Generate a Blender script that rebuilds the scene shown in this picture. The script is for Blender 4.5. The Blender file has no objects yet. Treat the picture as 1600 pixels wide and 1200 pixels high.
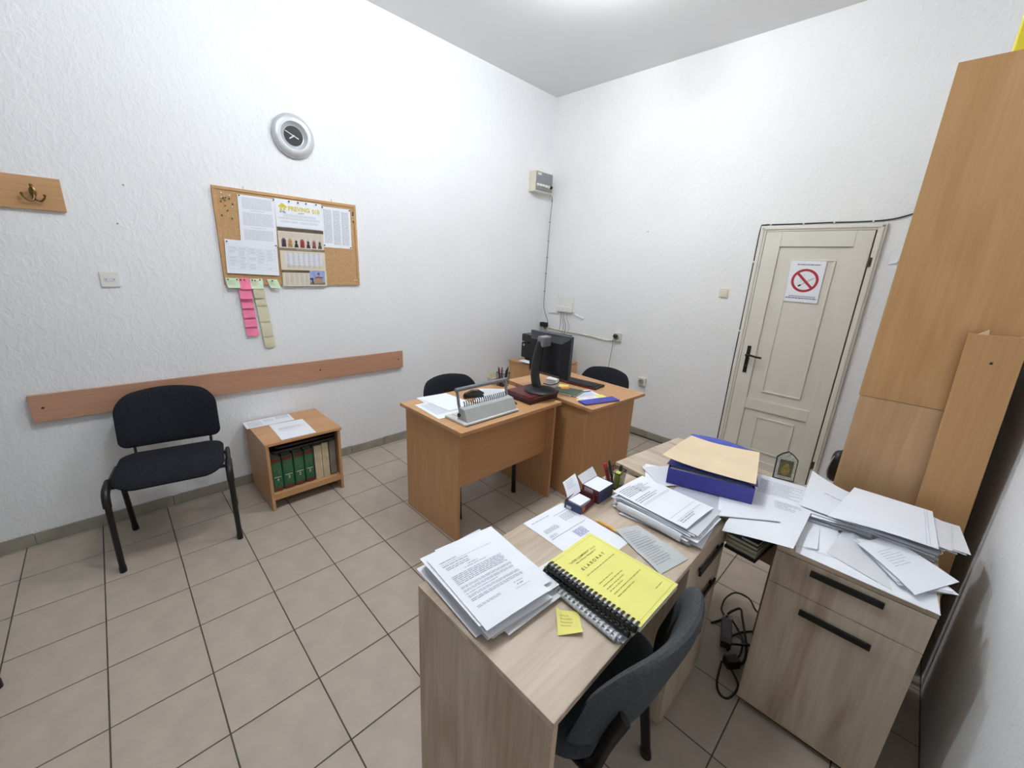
import bpy, bmesh, math, random
from mathutils import Vector, Matrix

rnd = random.Random(11)
sc = bpy.context.scene
COL = sc.collection
PI = math.pi

# ------------------------------------------------------------------ camera
cam_d = bpy.data.cameras.new('camera')
cam_d.sensor_fit = 'HORIZONTAL'
cam_d.sensor_width = 36.0
cam_d.lens = 14.218
cam_d.clip_start = 0.02
cam = bpy.data.objects.new('camera', cam_d)
COL.objects.link(cam)
RIGHT = Vector((0.70583, 0.70679, 0.04754))
DOWN = Vector((0.23003, -0.16521, -0.95906))
FWD = Vector((-0.66999, 0.68787, -0.27920))
m3 = Matrix((RIGHT, -DOWN, -FWD)).transposed()
cam.matrix_world = Matrix.Translation((3.19467, -3.74059, 1.62442)) @ m3.to_4x4()
sc.camera = cam

# ------------------------------------------------------------------ world, exposure, lamp power
world = bpy.data.worlds.new('world')
sc.world = world
world.use_nodes = True
world.node_tree.nodes['Background'].inputs[0].default_value = (0.9, 0.95, 1.0, 1)
world.node_tree.nodes['Background'].inputs[1].default_value = 0.05
sc.view_settings.view_transform = 'Standard'
sc.view_settings.look = 'None'
sc.view_settings.gamma = 1.0
sc.view_settings.use_curve_mapping = False
sc.view_settings.exposure = 0.68
sc.cycles.use_denoising = True
sc.cycles.max_bounces = 8
sc.cycles.diffuse_bounces = 5
LAMP_POWER = (64.0, 60.0)          # the two ceiling lamps: far one, near one
LAMP_COLOR = (0.90, 0.96, 1.0)
LAMP_POS = ((1.60, -1.58), (1.70, -3.02))

# room size
RX, RY, RZ = 3.565, -7.00, 3.34

# ------------------------------------------------------------------ helpers
def lin(c):
    out = []
    for v in c[:3]:
        v = v / 255.0
        out.append(v / 12.92 if v <= 0.04045 else ((v + 0.055) / 1.055) ** 2.4)
    return (out[0], out[1], out[2], 1.0)

MATS = {}
def mat(name, col, rough=0.5, metal=0.0, var=0.06, scale=18.0, bump=0.0, bscale=60.0, stretch=(1, 1, 1), col2=None,
        trans=0.0, alpha=1.0, emit=0.0, spec=0.5, detail=3.0, ramp=(0.3, 0.7), coat=0.0):
    """principled material whose colour drifts through object-space noise"""
    if name in MATS:
        return MATS[name]
    m = bpy.data.materials.new(name)
    m.use_nodes = True
    nt = m.node_tree
    b = nt.nodes['Principled BSDF']
    c = lin(col)
    if col2 is None:
        col2 = tuple(max(0, v * (1 - var)) for v in col)
    tc = nt.nodes.new('ShaderNodeTexCoord')
    mp = nt.nodes.new('ShaderNodeMapping')
    mp.inputs['Scale'].default_value = stretch
    nt.links.new(tc.outputs['Object'], mp.inputs['Vector'])
    nz = nt.nodes.new('ShaderNodeTexNoise')
    nz.inputs['Scale'].default_value = scale
    nz.inputs['Detail'].default_value = detail
    nt.links.new(mp.outputs[0], nz.inputs['Vector'])
    rp = nt.nodes.new('ShaderNodeValToRGB')
    rp.color_ramp.elements[0].position = ramp[0]
    rp.color_ramp.elements[1].position = ramp[1]
    rp.color_ramp.elements[0].color = lin(col2)
    rp.color_ramp.elements[1].color = c
    nt.links.new(nz.outputs['Fac'], rp.inputs['Fac'])
    nt.links.new(rp.outputs[0], b.inputs['Base Color'])
    b.inputs['Roughness'].default_value = rough
    b.inputs['Metallic'].default_value = metal
    b.inputs['Specular IOR Level'].default_value = spec
    b.inputs['Coat Weight'].default_value = coat
    if trans:
        b.inputs['Transmission Weight'].default_value = trans
    if alpha < 1:
        b.inputs['Alpha'].default_value = alpha
    if emit:
        b.inputs['Emission Color'].default_value = c
        b.inputs['Emission Strength'].default_value = emit
    if bump:
        n2 = nt.nodes.new('ShaderNodeTexNoise')
        n2.inputs['Scale'].default_value = bscale
        n2.inputs['Detail'].default_value = 4
        nt.links.new(mp.outputs[0], n2.inputs['Vector'])
        bp = nt.nodes.new('ShaderNodeBump')
        bp.inputs['Strength'].default_value = bump
        bp.inputs['Distance'].default_value = 0.004
        nt.links.new(n2.outputs['Fac'], bp.inputs['Height'])
        nt.links.new(bp.outputs[0], b.inputs['Normal'])
    MATS[name] = m
    return m

def wood(name, light, dark, axis, rough=0.45, fine=1.0, figure=0.5, deep=None):
    """board with grain running along one object axis"""
    if name in MATS:
        return MATS[name]
    m = bpy.data.materials.new(name)
    m.use_nodes = True
    nt = m.node_tree
    b = nt.nodes['Principled BSDF']
    tc = nt.nodes.new('ShaderNodeTexCoord')
    def grain(along, across, scale, detail, dist):
        mp = nt.nodes.new('ShaderNodeMapping')
        s = [across] * 3
        s['xyz'.index(axis)] = along
        mp.inputs['Scale'].default_value = s
        nt.links.new(tc.outputs['Object'], mp.inputs['Vector'])
        nz = nt.nodes.new('ShaderNodeTexNoise')
        nz.inputs['Scale'].default_value = scale
        nz.inputs['Detail'].default_value = detail
        nz.inputs['Distortion'].default_value = dist
        nt.links.new(mp.outputs[0], nz.inputs['Vector'])
        return nz
    n1 = grain(0.6, 14.0 * fine, 6.0, 5.0, 0.3)      # fine streaks
    n2 = grain(0.5, 3.4, 2.2, 2.5, 1.2)               # broad figure
    r1 = nt.nodes.new('ShaderNodeValToRGB')
    r1.color_ramp.elements[0].position = 0.34
    r1.color_ramp.elements[1].position = 0.66
    r1.color_ramp.elements[0].color = lin(dark)
    r1.color_ramp.elements[1].color = lin(light)
    nt.links.new(n1.outputs['Fac'], r1.inputs['Fac'])
    r2 = nt.nodes.new('ShaderNodeValToRGB')
    r2.color_ramp.elements[0].position = 0.38
    r2.color_ramp.elements[1].position = 0.60
    r2.color_ramp.elements[0].color = lin(deep or dark)
    r2.color_ramp.elements[1].color = lin(light)
    nt.links.new(n2.outputs['Fac'], r2.inputs['Fac'])
    mx = nt.nodes.new('ShaderNodeMix')
    mx.data_type = 'RGBA'
    mx.inputs[0].default_value = figure
    nt.links.new(r1.outputs[0], mx.inputs[6])
    nt.links.new(r2.outputs[0], mx.inputs[7])
    nt.links.new(mx.outputs[2], b.inputs['Base Color'])
    b.inputs['Roughness'].default_value = rough
    bp = nt.nodes.new('ShaderNodeBump')
    bp.inputs['Strength'].default_value = 0.12
    bp.inputs['Distance'].default_value = 0.001
    nt.links.new(n1.outputs['Fac'], bp.inputs['Height'])
    nt.links.new(bp.outputs[0], b.inputs['Normal'])
    MATS[name] = m
    return m

def plaster(name, col, stroke=(9, 9, 5), strength=0.5, dist=0.006):
    m = bpy.data.materials.new(name)
    m.use_nodes = True
    nt = m.node_tree
    b = nt.nodes['Principled BSDF']
    tc = nt.nodes.new('ShaderNodeTexCoord')
    mp = nt.nodes.new('ShaderNodeMapping')
    mp.inputs['Scale'].default_value = stroke
    mp.inputs['Rotation'].default_value = (0.25, 0.25, 0)
    nt.links.new(tc.outputs['Object'], mp.inputs['Vector'])
    nz = nt.nodes.new('ShaderNodeTexNoise')
    nz.inputs['Scale'].default_value = 3.6
    nz.inputs['Detail'].default_value = 5
    nz.inputs['Roughness'].default_value = 0.6
    nz.inputs['Distortion'].default_value = 0.9
    nt.links.new(mp.outputs[0], nz.inputs['Vector'])
    rp = nt.nodes.new('ShaderNodeValToRGB')
    rp.color_ramp.elements[0].position = 0.42
    rp.color_ramp.elements[1].position = 0.66
    nt.links.new(nz.outputs['Fac'], rp.inputs['Fac'])
    n2 = nt.nodes.new('ShaderNodeTexNoise')
    n2.inputs['Scale'].default_value = 1.3
    nt.links.new(tc.outputs['Object'], n2.inputs['Vector'])
    r2 = nt.nodes.new('ShaderNodeValToRGB')
    r2.color_ramp.elements[0].position = 0.3
    r2.color_ramp.elements[1].position = 0.7
    r2.color_ramp.elements[0].color = lin(tuple(v * 0.975 for v in col))
    r2.color_ramp.elements[1].color = lin(col)
    nt.links.new(n2.outputs['Fac'], r2.inputs['Fac'])
    nt.links.new(r2.outputs[0], b.inputs['Base Color'])
    b.inputs['Roughness'].default_value = 0.75
    b.inputs['Specular IOR Level'].default_value = 0.25
    bp = nt.nodes.new('ShaderNodeBump')
    bp.inputs['Strength'].default_value = strength
    bp.inputs['Distance'].default_value = dist
    nt.links.new(rp.outputs[0], bp.inputs['Height'])
    nt.links.new(bp.outputs[0], b.inputs['Normal'])
    MATS[name] = m
    return m

# ---- mesh builders -------------------------------------------------
def new():
    return bmesh.new()

def box(bm, x0, x1, y0, y1, z0, z1, bev=0.0, M=None):
    vs = [bm.verts.new((x, y, z)) for x in (x0, x1) for y in (y0, y1) for z in (z0, z1)]
    idx = [(0, 1, 3, 2), (4, 6, 7, 5), (0, 4, 5, 1), (2, 3, 7, 6), (0, 2, 6, 4), (1, 5, 7, 3)]
    fs = [bm.faces.new([vs[i] for i in f]) for f in idx]
    geom = vs
    if bev:
        es = list({e for f in fs for e in f.edges})
        r = bmesh.ops.bevel(bm, geom=es, offset=bev, segments=2, profile=0.6, affect='EDGES', clamp_overlap=True)
        geom = list({v for f in r['faces'] for v in f.verts} | {v for v in vs if v.is_valid})
    if M is not None:
        bmesh.ops.transform(bm, matrix=M, verts=[v for v in geom if v.is_valid])
    return bm

def bx(*a, bev=0.0, M=None):
    return box(new(), *a, bev=bev, M=M)

def tube(bm, pts, r, n=8, ry=None, closed=False, cap=True, up=None):
    """sweep an oval along a polyline; r may be a list"""
    pts = [Vector(p) for p in pts]
    k = len(pts)
    rings = []
    prev = None
    for i, p in enumerate(pts):
        if closed:
            t = (pts[(i + 1) % k] - pts[i - 1])
        else:
            t = pts[min(i + 1, k - 1)] - pts[max(i - 1, 0)]
        t.normalize()
        if prev is None:
            u0 = Vector(up) if up else (Vector((0, 0, 1)) if abs(t.z) < 0.9 else Vector((1, 0, 0)))
            a = (u0 - t * u0.dot(t)).normalized()
        else:
            a = (prev - t * prev.dot(t))
            a = a.normalized() if a.length > 1e-6 else prev
        prev = a
        c = t.cross(a)
        rr = r[i] if isinstance(r, (list, tuple)) else r
        r2 = ry if ry is not None else rr
        rings.append([bm.verts.new(p + a * (rr * math.cos(2 * PI * j / n)) + c * (r2 * math.sin(2 * PI * j / n))) for j in range(n)])
    lim = k if closed else k - 1
    for i in range(lim):
        A, B = rings[i], rings[(i + 1) % k]
        for j in range(n):
            bm.faces.new((A[j], A[(j + 1) % n], B[(j + 1) % n], B[j]))
    if cap and not closed:
        bm.faces.new(list(reversed(rings[0])))
        bm.faces.new(rings[-1])
    return bm

def bez(pts, steps=8):
    """smooth catmull-rom through points"""
    P = [Vector(p) for p in pts]
    out = []
    for i in range(len(P) - 1):
        p0 = P[max(i - 1, 0)]; p1 = P[i]; p2 = P[i + 1]; p3 = P[min(i + 2, len(P) - 1)]
        for s in range(steps):
            t = s / steps
            out.append(0.5 * ((2 * p1) + (p2 - p0) * t + (2 * p0 - 5 * p1 + 4 * p2 - p3) * t * t + (3 * p1 - p0 - 3 * p2 + p3) * t ** 3))
    out.append(P[-1])
    return out

def lathe(bm, prof, n=32, M=None, caps=True):
    """revolve (r,z) profile about z"""
    rings = []
    vs = []
    for r, z in prof:
        if r < 1e-6:
            v = bm.verts.new((0, 0, z)); rings.append([v]); vs.append(v)
        else:
            ring = [bm.verts.new((r * math.cos(2 * PI * j / n), r * math.sin(2 * PI * j / n), z)) for j in range(n)]
            rings.append(ring); vs += ring
    for A, B in zip(rings, rings[1:]):
        for j in range(n):
            if len(A) == 1 and len(B) == 1:
                continue
            if len(A) == 1:
                bm.faces.new((A[0], B[(j + 1) % n], B[j]))
            elif len(B) == 1:
                bm.faces.new((A[j], A[(j + 1) % n], B[0]))
            else:
                bm.faces.new((A[j], A[(j + 1) % n], B[(j + 1) % n], B[j]))
    if M is not None:
        bmesh.ops.transform(bm, matrix=M, verts=vs)
    return bm

def prism(bm, poly, h0, h1, M=None):
    """extrude a 2D polygon (x,y) from h0 to h1"""
    lo = [bm.verts.new((x, y, h0)) for x, y in poly]
    hi = [bm.verts.new((x, y, h1)) for x, y in poly]
    n = len(poly)
    bm.faces.new(list(reversed(lo)))
    bm.faces.new(hi)
    for i in range(n):
        bm.faces.new((lo[i], lo[(i + 1) % n], hi[(i + 1) % n], hi[i]))
    if M is not None:
        bmesh.ops.transform(bm, matrix=M, verts=lo + hi)
    return bm

def rrect(w, h, r, n=6, cx=0, cy=0):
    pts = []
    for (sx, sy, a0) in ((1, 1, 0), (-1, 1, PI / 2), (-1, -1, PI), (1, -1, 1.5 * PI)):
        for i in range(n + 1):
            a = a0 + (PI / 2) * i / n
            pts.append((cx + sx * (w / 2 - r) + r * math.cos(a), cy + sy * (h / 2 - r) + r * math.sin(a)))
    return pts

def pillow(bm, outline, mapf, tf, tb, rings=7, power=5.0):
    """closed cushion over a 2D outline; mapf(a,b,h) gives the point"""
    n = len(outline)
    ca = sum(p[0] for p in outline) / n
    cb = sum(p[1] for p in outline) / n
    rs = [0.35, 0.65, 0.82, 0.92, 0.975, 1.0][:rings]
    def prof(r):
        return math.sqrt(max(0.0, 1 - r ** power))
    def side(th):
        c = bm.verts.new(mapf(ca, cb, th))
        L = []
        for r in rs[:-1]:
            L.append([bm.verts.new(mapf(ca + (a - ca) * r, cb + (b - cb) * r, th * prof(r))) for a, b in outline])
        return c, L
    c1, F = side(tf)
    c2, B = side(-tb)
    edge = [bm.verts.new(mapf(a, b, 0)) for a, b in outline]
    def skin(c, L, flip):
        for j in range(n):
            f = (c, L[0][j], L[0][(j + 1) % n])
            bm.faces.new(f if not flip else tuple(reversed(f)))
        chain = L + [edge]
        for A, Bq in zip(chain, chain[1:]):
            for j in range(n):
                f = (A[j], Bq[j], Bq[(j + 1) % n], A[(j + 1) % n])
                bm.faces.new(f if not flip else tuple(reversed(f)))
    skin(c1, F, False)
    skin(c2, B, True)
    return bm

# ---- object builders -----------------------------------------------
ROOTM = {}
def mesh_of(name, bm, mats, smooth=False, recalc=True):
    if recalc:
        bmesh.ops.recalc_face_normals(bm, faces=bm.faces)
    me = bpy.data.meshes.new(name)
    bm.to_mesh(me)
    bm.free()
    for m in (mats if isinstance(mats, (list, tuple)) else [mats]):
        me.materials.append(m)
    if smooth:
        for p in me.polygons:
            p.use_smooth = True
        try:
            me.set_sharp_from_angle(angle=math.radians(40))
        except Exception:
            pass
    return me

def thing(name, label, cat, loc=(0, 0, 0), rz=0.0, group=None, kind=None):
    o = bpy.data.objects.new(name, None)
    o.empty_display_size = 0.05
    COL.objects.link(o)
    o.location = loc
    o.rotation_euler = (0, 0, rz)
    tag(o, label, cat, group, kind)
    ROOTM[o.name] = Matrix.Translation(loc) @ Matrix.Rotation(rz, 4, 'Z')
    return o

def tag(o, label, cat=None, group=None, kind=None):
    if label: o['label'] = label
    if cat: o['category'] = cat
    if group: o['group'] = group
    if kind: o['kind'] = kind
    return o

def part(name, bm, m, parent, smooth=False, local=False, label=None, kind=None):
    """mesh under a thing; geometry is given in room coordinates unless local"""
    M = ROOTM[parent.name]
    if not local:
        bm.transform(M.inverted())
    o = bpy.data.objects.new(name, mesh_of(name, bm, m, smooth))
    COL.objects.link(o)
    o.parent = parent
    if label: o['label'] = label
    if kind: o['kind'] = kind
    ROOTM[o.name] = M
    return o

def solo(name, bm, m, label, cat, group=None, kind=None, smooth=False):
    """a thing that is one mesh, its origin at the foot of its bounding box"""
    xs = [v.co.x for v in bm.verts]; ys = [v.co.y for v in bm.verts]; zs = [v.co.z for v in bm.verts]
    loc = Vector(((min(xs) + max(xs)) / 2, (min(ys) + max(ys)) / 2, min(zs)))
    bm.transform(Matrix.Translation(-loc))
    o = bpy.data.objects.new(name, mesh_of(name, bm, m, smooth))
    COL.objects.link(o)
    o.location = loc
    tag(o, label, cat, group, kind)
    ROOTM[o.name] = Matrix.Translation(loc)
    return o

def copy_tree(o, parent=None):
    c = o.copy()
    COL.objects.link(c)
    c.parent = parent
    for ch in o.children:
        copy_tree(ch, c)
    return c

# ---- sheets of paper and print -------------------------------------
class Sheet:
    """paper with corners TL, TR, BR, BL (reading direction u: TL->TR, v: TL->BL) and an optional curl"""
    def __init__(self, TL, TR, BR, BL, curl=None, nrm=None):
        self.c = [Vector(p) for p in (TL, TR, BR, BL)]
        self.curl = curl
        n = (self.c[1] - self.c[0]).cross(self.c[0] - self.c[3])
        self.n = Vector(nrm) if nrm else n.normalized()
        if not nrm and self.n.z < -0.3:
            self.n = -self.n
    def S(self, u, v, off=0.0):
        a, b, c, d = self.c
        p = (a * (1 - u) + b * u) * (1 - v) + (d * (1 - u) + c * u) * v
        h = self.curl(u, v) if self.curl else 0.0
        return p + self.n * (h + off)
    def mesh(self, bm, nu=10, nv=10, th=0.0006):
        T = [[bm.verts.new(self.S(i / nu, j / nv, 0)) for i in range(nu + 1)] for j in range(nv + 1)]
        B = [[bm.verts.new(self.S(i / nu, j / nv, -th)) for i in range(nu + 1)] for j in range(nv + 1)]
        for j in range(nv):
            for i in range(nu):
                bm.faces.new((T[j][i], T[j + 1][i], T[j + 1][i + 1], T[j][i + 1]))
                bm.faces.new((B[j][i], B[j][i + 1], B[j + 1][i + 1], B[j + 1][i]))
        rim = [(0, i) for i in range(nu)] + [(j, nu) for j in range(nv)] + [(nv, i) for i in range(nu, 0, -1)] + [(j, 0) for j in range(nv, 0, -1)]
        for a in range(len(rim)):
            p, q = rim[a], rim[(a + 1) % len(rim)]
            bm.faces.new((T[p[0]][p[1]], T[q[0]][q[1]], B[q[0]][q[1]], B[p[0]][p[1]]))
        return bm
    def quad(self, bm, u0, u1, v0, v1, off=0.0007, n=None):
        """a printed mark; long marks follow the curl"""
        n = n or max(1, int((u1 - u0) * 10))
        nv = max(1, int((v1 - v0) * 10))
        G = [[bm.verts.new(self.S(u0 + (u1 - u0) * i / n, v0 + (v1 - v0) * j / nv, off)) for i in range(n + 1)] for j in range(nv + 1)]
        for j in range(nv):
            for i in range(n):
                bm.faces.new((G[j][i], G[j + 1][i], G[j + 1][i + 1], G[j][i + 1]))
    def poly(self, bm, pts, off=0.0007):
        bm.faces.new([bm.verts.new(self.S(u, v, off)) for u, v in pts])
    def words(self, bm, u0, u1, v0, v1, lines, r, fill=0.42, wl=(0.03, 0.11), gap=0.012, ragged=0.0, off=0.0007):
        for k in range(lines):
            v = v0 + (v1 - v0) * k / max(1, lines)
            h = (v1 - v0) / max(1, lines) * fill
            u = u0
            end = u1 - (r.random() * ragged * (u1 - u0))
            while u < end - 0.01:
                w = min(r.uniform(*wl), end - u)
                self.quad(bm, u, u + w, v, v + h, off, 1)
                u += w + gap
    def text(self, bm, s, u0, v0, height, width=None, off=0.0008, bold=0.0):
        """real letters; height and width in sheet fractions of v and u"""
        cu = bpy.data.curves.new('lettering', 'FONT')
        cu.body = s
        cu.size = 1.0
        cu.offset = bold
        ob = bpy.data.objects.new('lettering', cu)
        COL.objects.link(ob)
        dg = bpy.context.evaluated_depsgraph_get()
        me = bpy.data.meshes.new_from_object(ob.evaluated_get(dg))
        bpy.data.objects.remove(ob)
        bpy.data.curves.remove(cu)
        if not me.vertices:
            return
        x0 = min(v.co.x for v in me.vertices); x1 = max(v.co.x for v in me.vertices)
        y0 = 0.0; y1 = 0.70
        L = []
        for v in me.vertices:
            fx = (v.co.x - x0) / (x1 - x0)
            fy = (v.co.y - y0) / (y1 - y0)
            L.append(bm.verts.new(self.S(u0 + fx * width, v0 + height * (1 - fy), off)))
        for p in me.polygons:
            try:
                bm.faces.new([L[i] for i in p.vertices])
            except ValueError:
                pass
        bpy.data.meshes.remove(me)

def paper(name, sh, m, label, cat='paper', group=None, prints=(), nu=10, nv=10, th=0.0006):
    """a sheet as a thing; prints = [(function(bm), material)] become its printed_text parts"""
    bm = sh.mesh(new(), nu, nv, th)
    o = solo(name, bm, m, label, cat, group, smooth=True)
    for item in prints:
        b2 = new()
        item[0](b2)
        q = part(item[2] if len(item) > 2 else 'printed_text', b2, item[1], o, kind=None if len(item) > 2 else 'stuff')
    return o

# ------------------------------------------------------------------ materials
M_WALL_L = plaster('plaster_left', (240, 241, 243), (8, 8, 5), 0.34)
M_WALL_B = plaster('plaster_back', (239, 239, 239), (11, 11, 4.5), 0.30)
M_CEIL = mat('ceiling_paint', (232, 232, 233), 0.85, var=0.01, scale=2, spec=0.2)
M_TILE = mat('floor_tile', (182, 169, 154), 0.42, var=0.07, scale=9, detail=6, bump=0.06, bscale=120)
M_GROUT = mat('grout', (92, 84, 70), 0.9, var=0.25, scale=14)
M_SKIRT = mat('skirting_tile', (160, 154, 141), 0.45, var=0.10, scale=12)
M_DOOR = mat('door_paint', (222, 218, 207), 0.42, var=0.03, scale=4)
M_BEECHX = wood('beech_x', (200, 154, 109), (184, 137, 93), 'x', 0.40, 1.6, 0.35)
M_BEECHY = wood('beech_y', (200, 154, 109), (184, 137, 93), 'y', 0.40, 1.6, 0.35)
M_BEECHZ = wood('beech_z', (200, 154, 109), (184, 137, 93), 'z', 0.42, 1.6, 0.35)
M_RAIL = wood('rail_wood', (190, 145, 118), (176, 130, 104), 'y', 0.45, 1.2, 0.4)
M_HOOKB = wood('hook_board_wood', (198, 154, 108), (182, 138, 92), 'y', 0.45, 1.2, 0.4)
M_OAKY = wood('oak_y', (204, 187, 167), (174, 153, 131), 'y', 0.5, 0.8, 0.55, (158, 136, 113))
M_OAKX = wood('oak_x', (204, 187, 167), (174, 153, 131), 'x', 0.5, 0.8, 0.55, (158, 136, 113))
M_OAKZ = wood('oak_z', (204, 187, 167), (174, 153, 131), 'z', 0.5, 0.8, 0.55, (158, 136, 113))
M_ALDER = wood('alder_z', (196, 154, 104), (182, 138, 88), 'z', 0.45, 0.9, 0.5, (178, 133, 84))
M_ALDER2 = wood('alder_low_z', (198, 162, 122), (184, 146, 106), 'z', 0.45, 0.9, 0.5, (176, 138, 98))
M_ALDER3 = wood('board_z', (194, 150, 101), (184, 139, 90), 'z', 0.5, 1.2, 0.3)
M_EDGE = mat('edge_band', (206, 180, 150), 0.5)
M_BLACK = mat('black_plastic', (22, 22, 24), 0.45, var=0.2)
M_BLACKM = mat('black_metal', (14, 14, 15), 0.35, var=0.2)
M_FABRIC = mat('black_fabric', (42, 44, 51), 0.95, var=0.35, scale=160, bump=0.35, bscale=420, spec=0.15)
M_FABRIC2 = mat('charcoal_fabric', (82, 85, 88), 0.95, var=0.2, scale=160, bump=0.35, bscale=420, spec=0.15)
M_PAPER = mat('white_paper', (238, 240, 246), 0.8, var=0.012, scale=6, spec=0.2)
M_PAPER2 = mat('dull_paper', (222, 223, 226), 0.85, var=0.02, scale=6, spec=0.2)
M_INK = mat('grey_ink', (172, 174, 184), 0.8, var=0.1)
M_INKD = mat('dark_ink', (70, 70, 78), 0.8, var=0.1)
M_INKL = mat('pale_ink', (200, 203, 213), 0.8, var=0.06)
M_SILVER = mat('silver_plastic', (206, 209, 212), 0.32, 0.35, var=0.04)
M_CORK = mat('cork', (200, 160, 112), 0.9, var=0.16, scale=140, detail=6, bump=0.2, bscale=200)
M_WHITEP = mat('white_plastic', (232, 231, 226), 0.35, var=0.02)
M_CREAMP = mat('cream_plastic', (226, 220, 200), 0.4, var=0.03)
M_GREYP = mat('grey_plastic', (150, 153, 156), 0.4, var=0.05)
M_BRASS = mat('aged_brass', (150, 124, 78), 0.3, 0.9, var=0.3, scale=40)
M_CABLE = mat('black_cable', (16, 16, 18), 0.5, var=0.2)
M_WCABLE = mat('white_cable', (205, 204, 198), 0.5, var=0.04)
M_GCABLE = mat('grey_cable', (120, 120, 118), 0.5, var=0.06)

# ================================================================== STRUCTURE
def struct(name, bm, m, label):
    o = bpy.data.objects.new(name, mesh_of(name, bm, m))
    COL.objects.link(o)
    tag(o, label, name.split('_')[0], None, 'structure')
    ROOTM[o.name] = Matrix.Identity(4)
    return o

floor = struct('floor', bx(-0.1, RX + 0.1, RY - 0.1, 0.1, -0.12, -0.0025), M_GROUT, 'beige square ceramic tile floor with dark grout lines')
ceiling = struct('ceiling', bx(-0.1, RX + 0.1, RY - 0.1, 0.1, RZ, RZ + 0.1), M_CEIL, 'plain painted ceiling')
wall_left = struct('wall_left', bx(-0.1, 0, RY - 0.1, 0.1, -0.1, RZ), M_WALL_L, 'white dabbed plaster wall behind the cork board')
wall_back = struct('wall_back', bx(0, RX, 0, 0.1, -0.1, RZ), M_WALL_B, 'white brushed plaster wall with the panelled door')
wall_right = struct('wall_right', bx(RX, RX + 0.1, RY - 0.1, 0.1, -0.1, RZ), M_WALL_L, 'white plaster wall beside the tall cabinet')
wall_front = struct('wall_front', bx(0, RX, RY - 0.1, RY, -0.1, RZ), M_WALL_B, 'white plaster wall behind the photographer')

# floor tiles, one by one (grid turned half a degree against the walls)
TH = 0.00928
def grid(c, r):
    return ((c * math.sin(TH) + r * math.cos(TH) + 1.07) * 0.30, (c * math.cos(TH) - r * math.sin(TH) - 14.17) * 0.30)
def clip(poly, x0, x1, y0, y1):
    def cut(P, inside, inter):
        out = []
        for i in range(len(P)):
            a, b = P[i - 1], P[i]
            if inside(b):
                if not inside(a): out.append(inter(a, b))
                out.append(b)
            elif inside(a):
                out.append(inter(a, b))
        return out
    def ix(X): return lambda a, b: (X, a[1] + (b[1] - a[1]) * (X - a[0]) / (b[0] - a[0]))
    def iy(Y): return lambda a, b: (a[0] + (b[0] - a[0]) * (Y - a[1]) / (b[1] - a[1]), Y)
    for ins, it in ((lambda p: p[0] >= x0, ix(x0)), (lambda p: p[0] <= x1, ix(x1)), (lambda p: p[1] >= y0, iy(y0)), (lambda p: p[1] <= y1, iy(y1))):
        poly = cut(poly, ins, it)
        if not poly: return poly
    return poly
G = 0.0048 / 0.30 / 2
full_tile = None
for c in range(-10, 15):
    for r in range(-2, 11):
        q = [grid(c + G, r + G), grid(c + 1 - G, r + G), grid(c + 1 - G, r + 1 - G), grid(c + G, r + 1 - G)]
        p = clip(q, 0.004, RX - 0.004, RY + 0.004, -0.004)
        if len(p) < 3:
            continue
        cx, cy = grid(c + 0.5, r + 0.5)
        whole = len(p) == 4 and all(abs(a[0] - b[0]) + abs(a[1] - b[1]) < 1e-6 for a, b in zip(p, q))
        if whole and full_tile is not None:
            me = full_tile
        else:
            bm = prism(new(), [(x - cx, y - cy) for x, y in p], -0.006, 0.0)
            top = [e for e in bm.edges if all(v.co.z > -0.001 for v in e.verts)]
            bmesh.ops.bevel(bm, geom=top, offset=0.0009, segments=1, affect='EDGES')
            me = mesh_of('tile', bm, M_TILE)
            if whole:
                full_tile = me
        o = bpy.data.objects.new('tile', me)
        COL.objects.link(o)
        o.location = (cx, cy, 0)
        o.parent = floor

# skirting tiles
def skirting(name, along, label):
    b = bpy.data.objects.new(name, None)
    COL.objects.link(b)
    tag(b, label, 'baseboard', None, 'structure')
    ROOTM[b.name] = Matrix.Identity(4)
    if along == 'left':
        y = -0.012
        while y > RY + 0.02:
            y1 = max(RY + 0.01, y - 0.2965)
            part('skirting_tile', bx(0.001, 0.0105 + rnd.uniform(-.001, .001), y1, y, 0.001, 0.074 + rnd.uniform(-.002, .002), bev=0.0015), M_SKIRT, b)
            y = y1 - 0.0035
    else:
        for (a, e) in ((0.012, 2.17), (2.935, RX - 0.01)):
            x = a
            while x < e - 0.02:
                x1 = min(e, x + 0.2965)
                part('skirting_tile', bx(x, x1, -0.0105, -0.001, 0.001, 0.074, bev=0.0015), M_SKIRT, b)
                x = x1 + 0.0035
    return b
skirting('baseboard_left', 'left', 'grey-beige skirting tiles along the wall with the cork board')
skirting('baseboard_back', 'back', 'grey-beige skirting tiles along the wall with the door')

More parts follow.
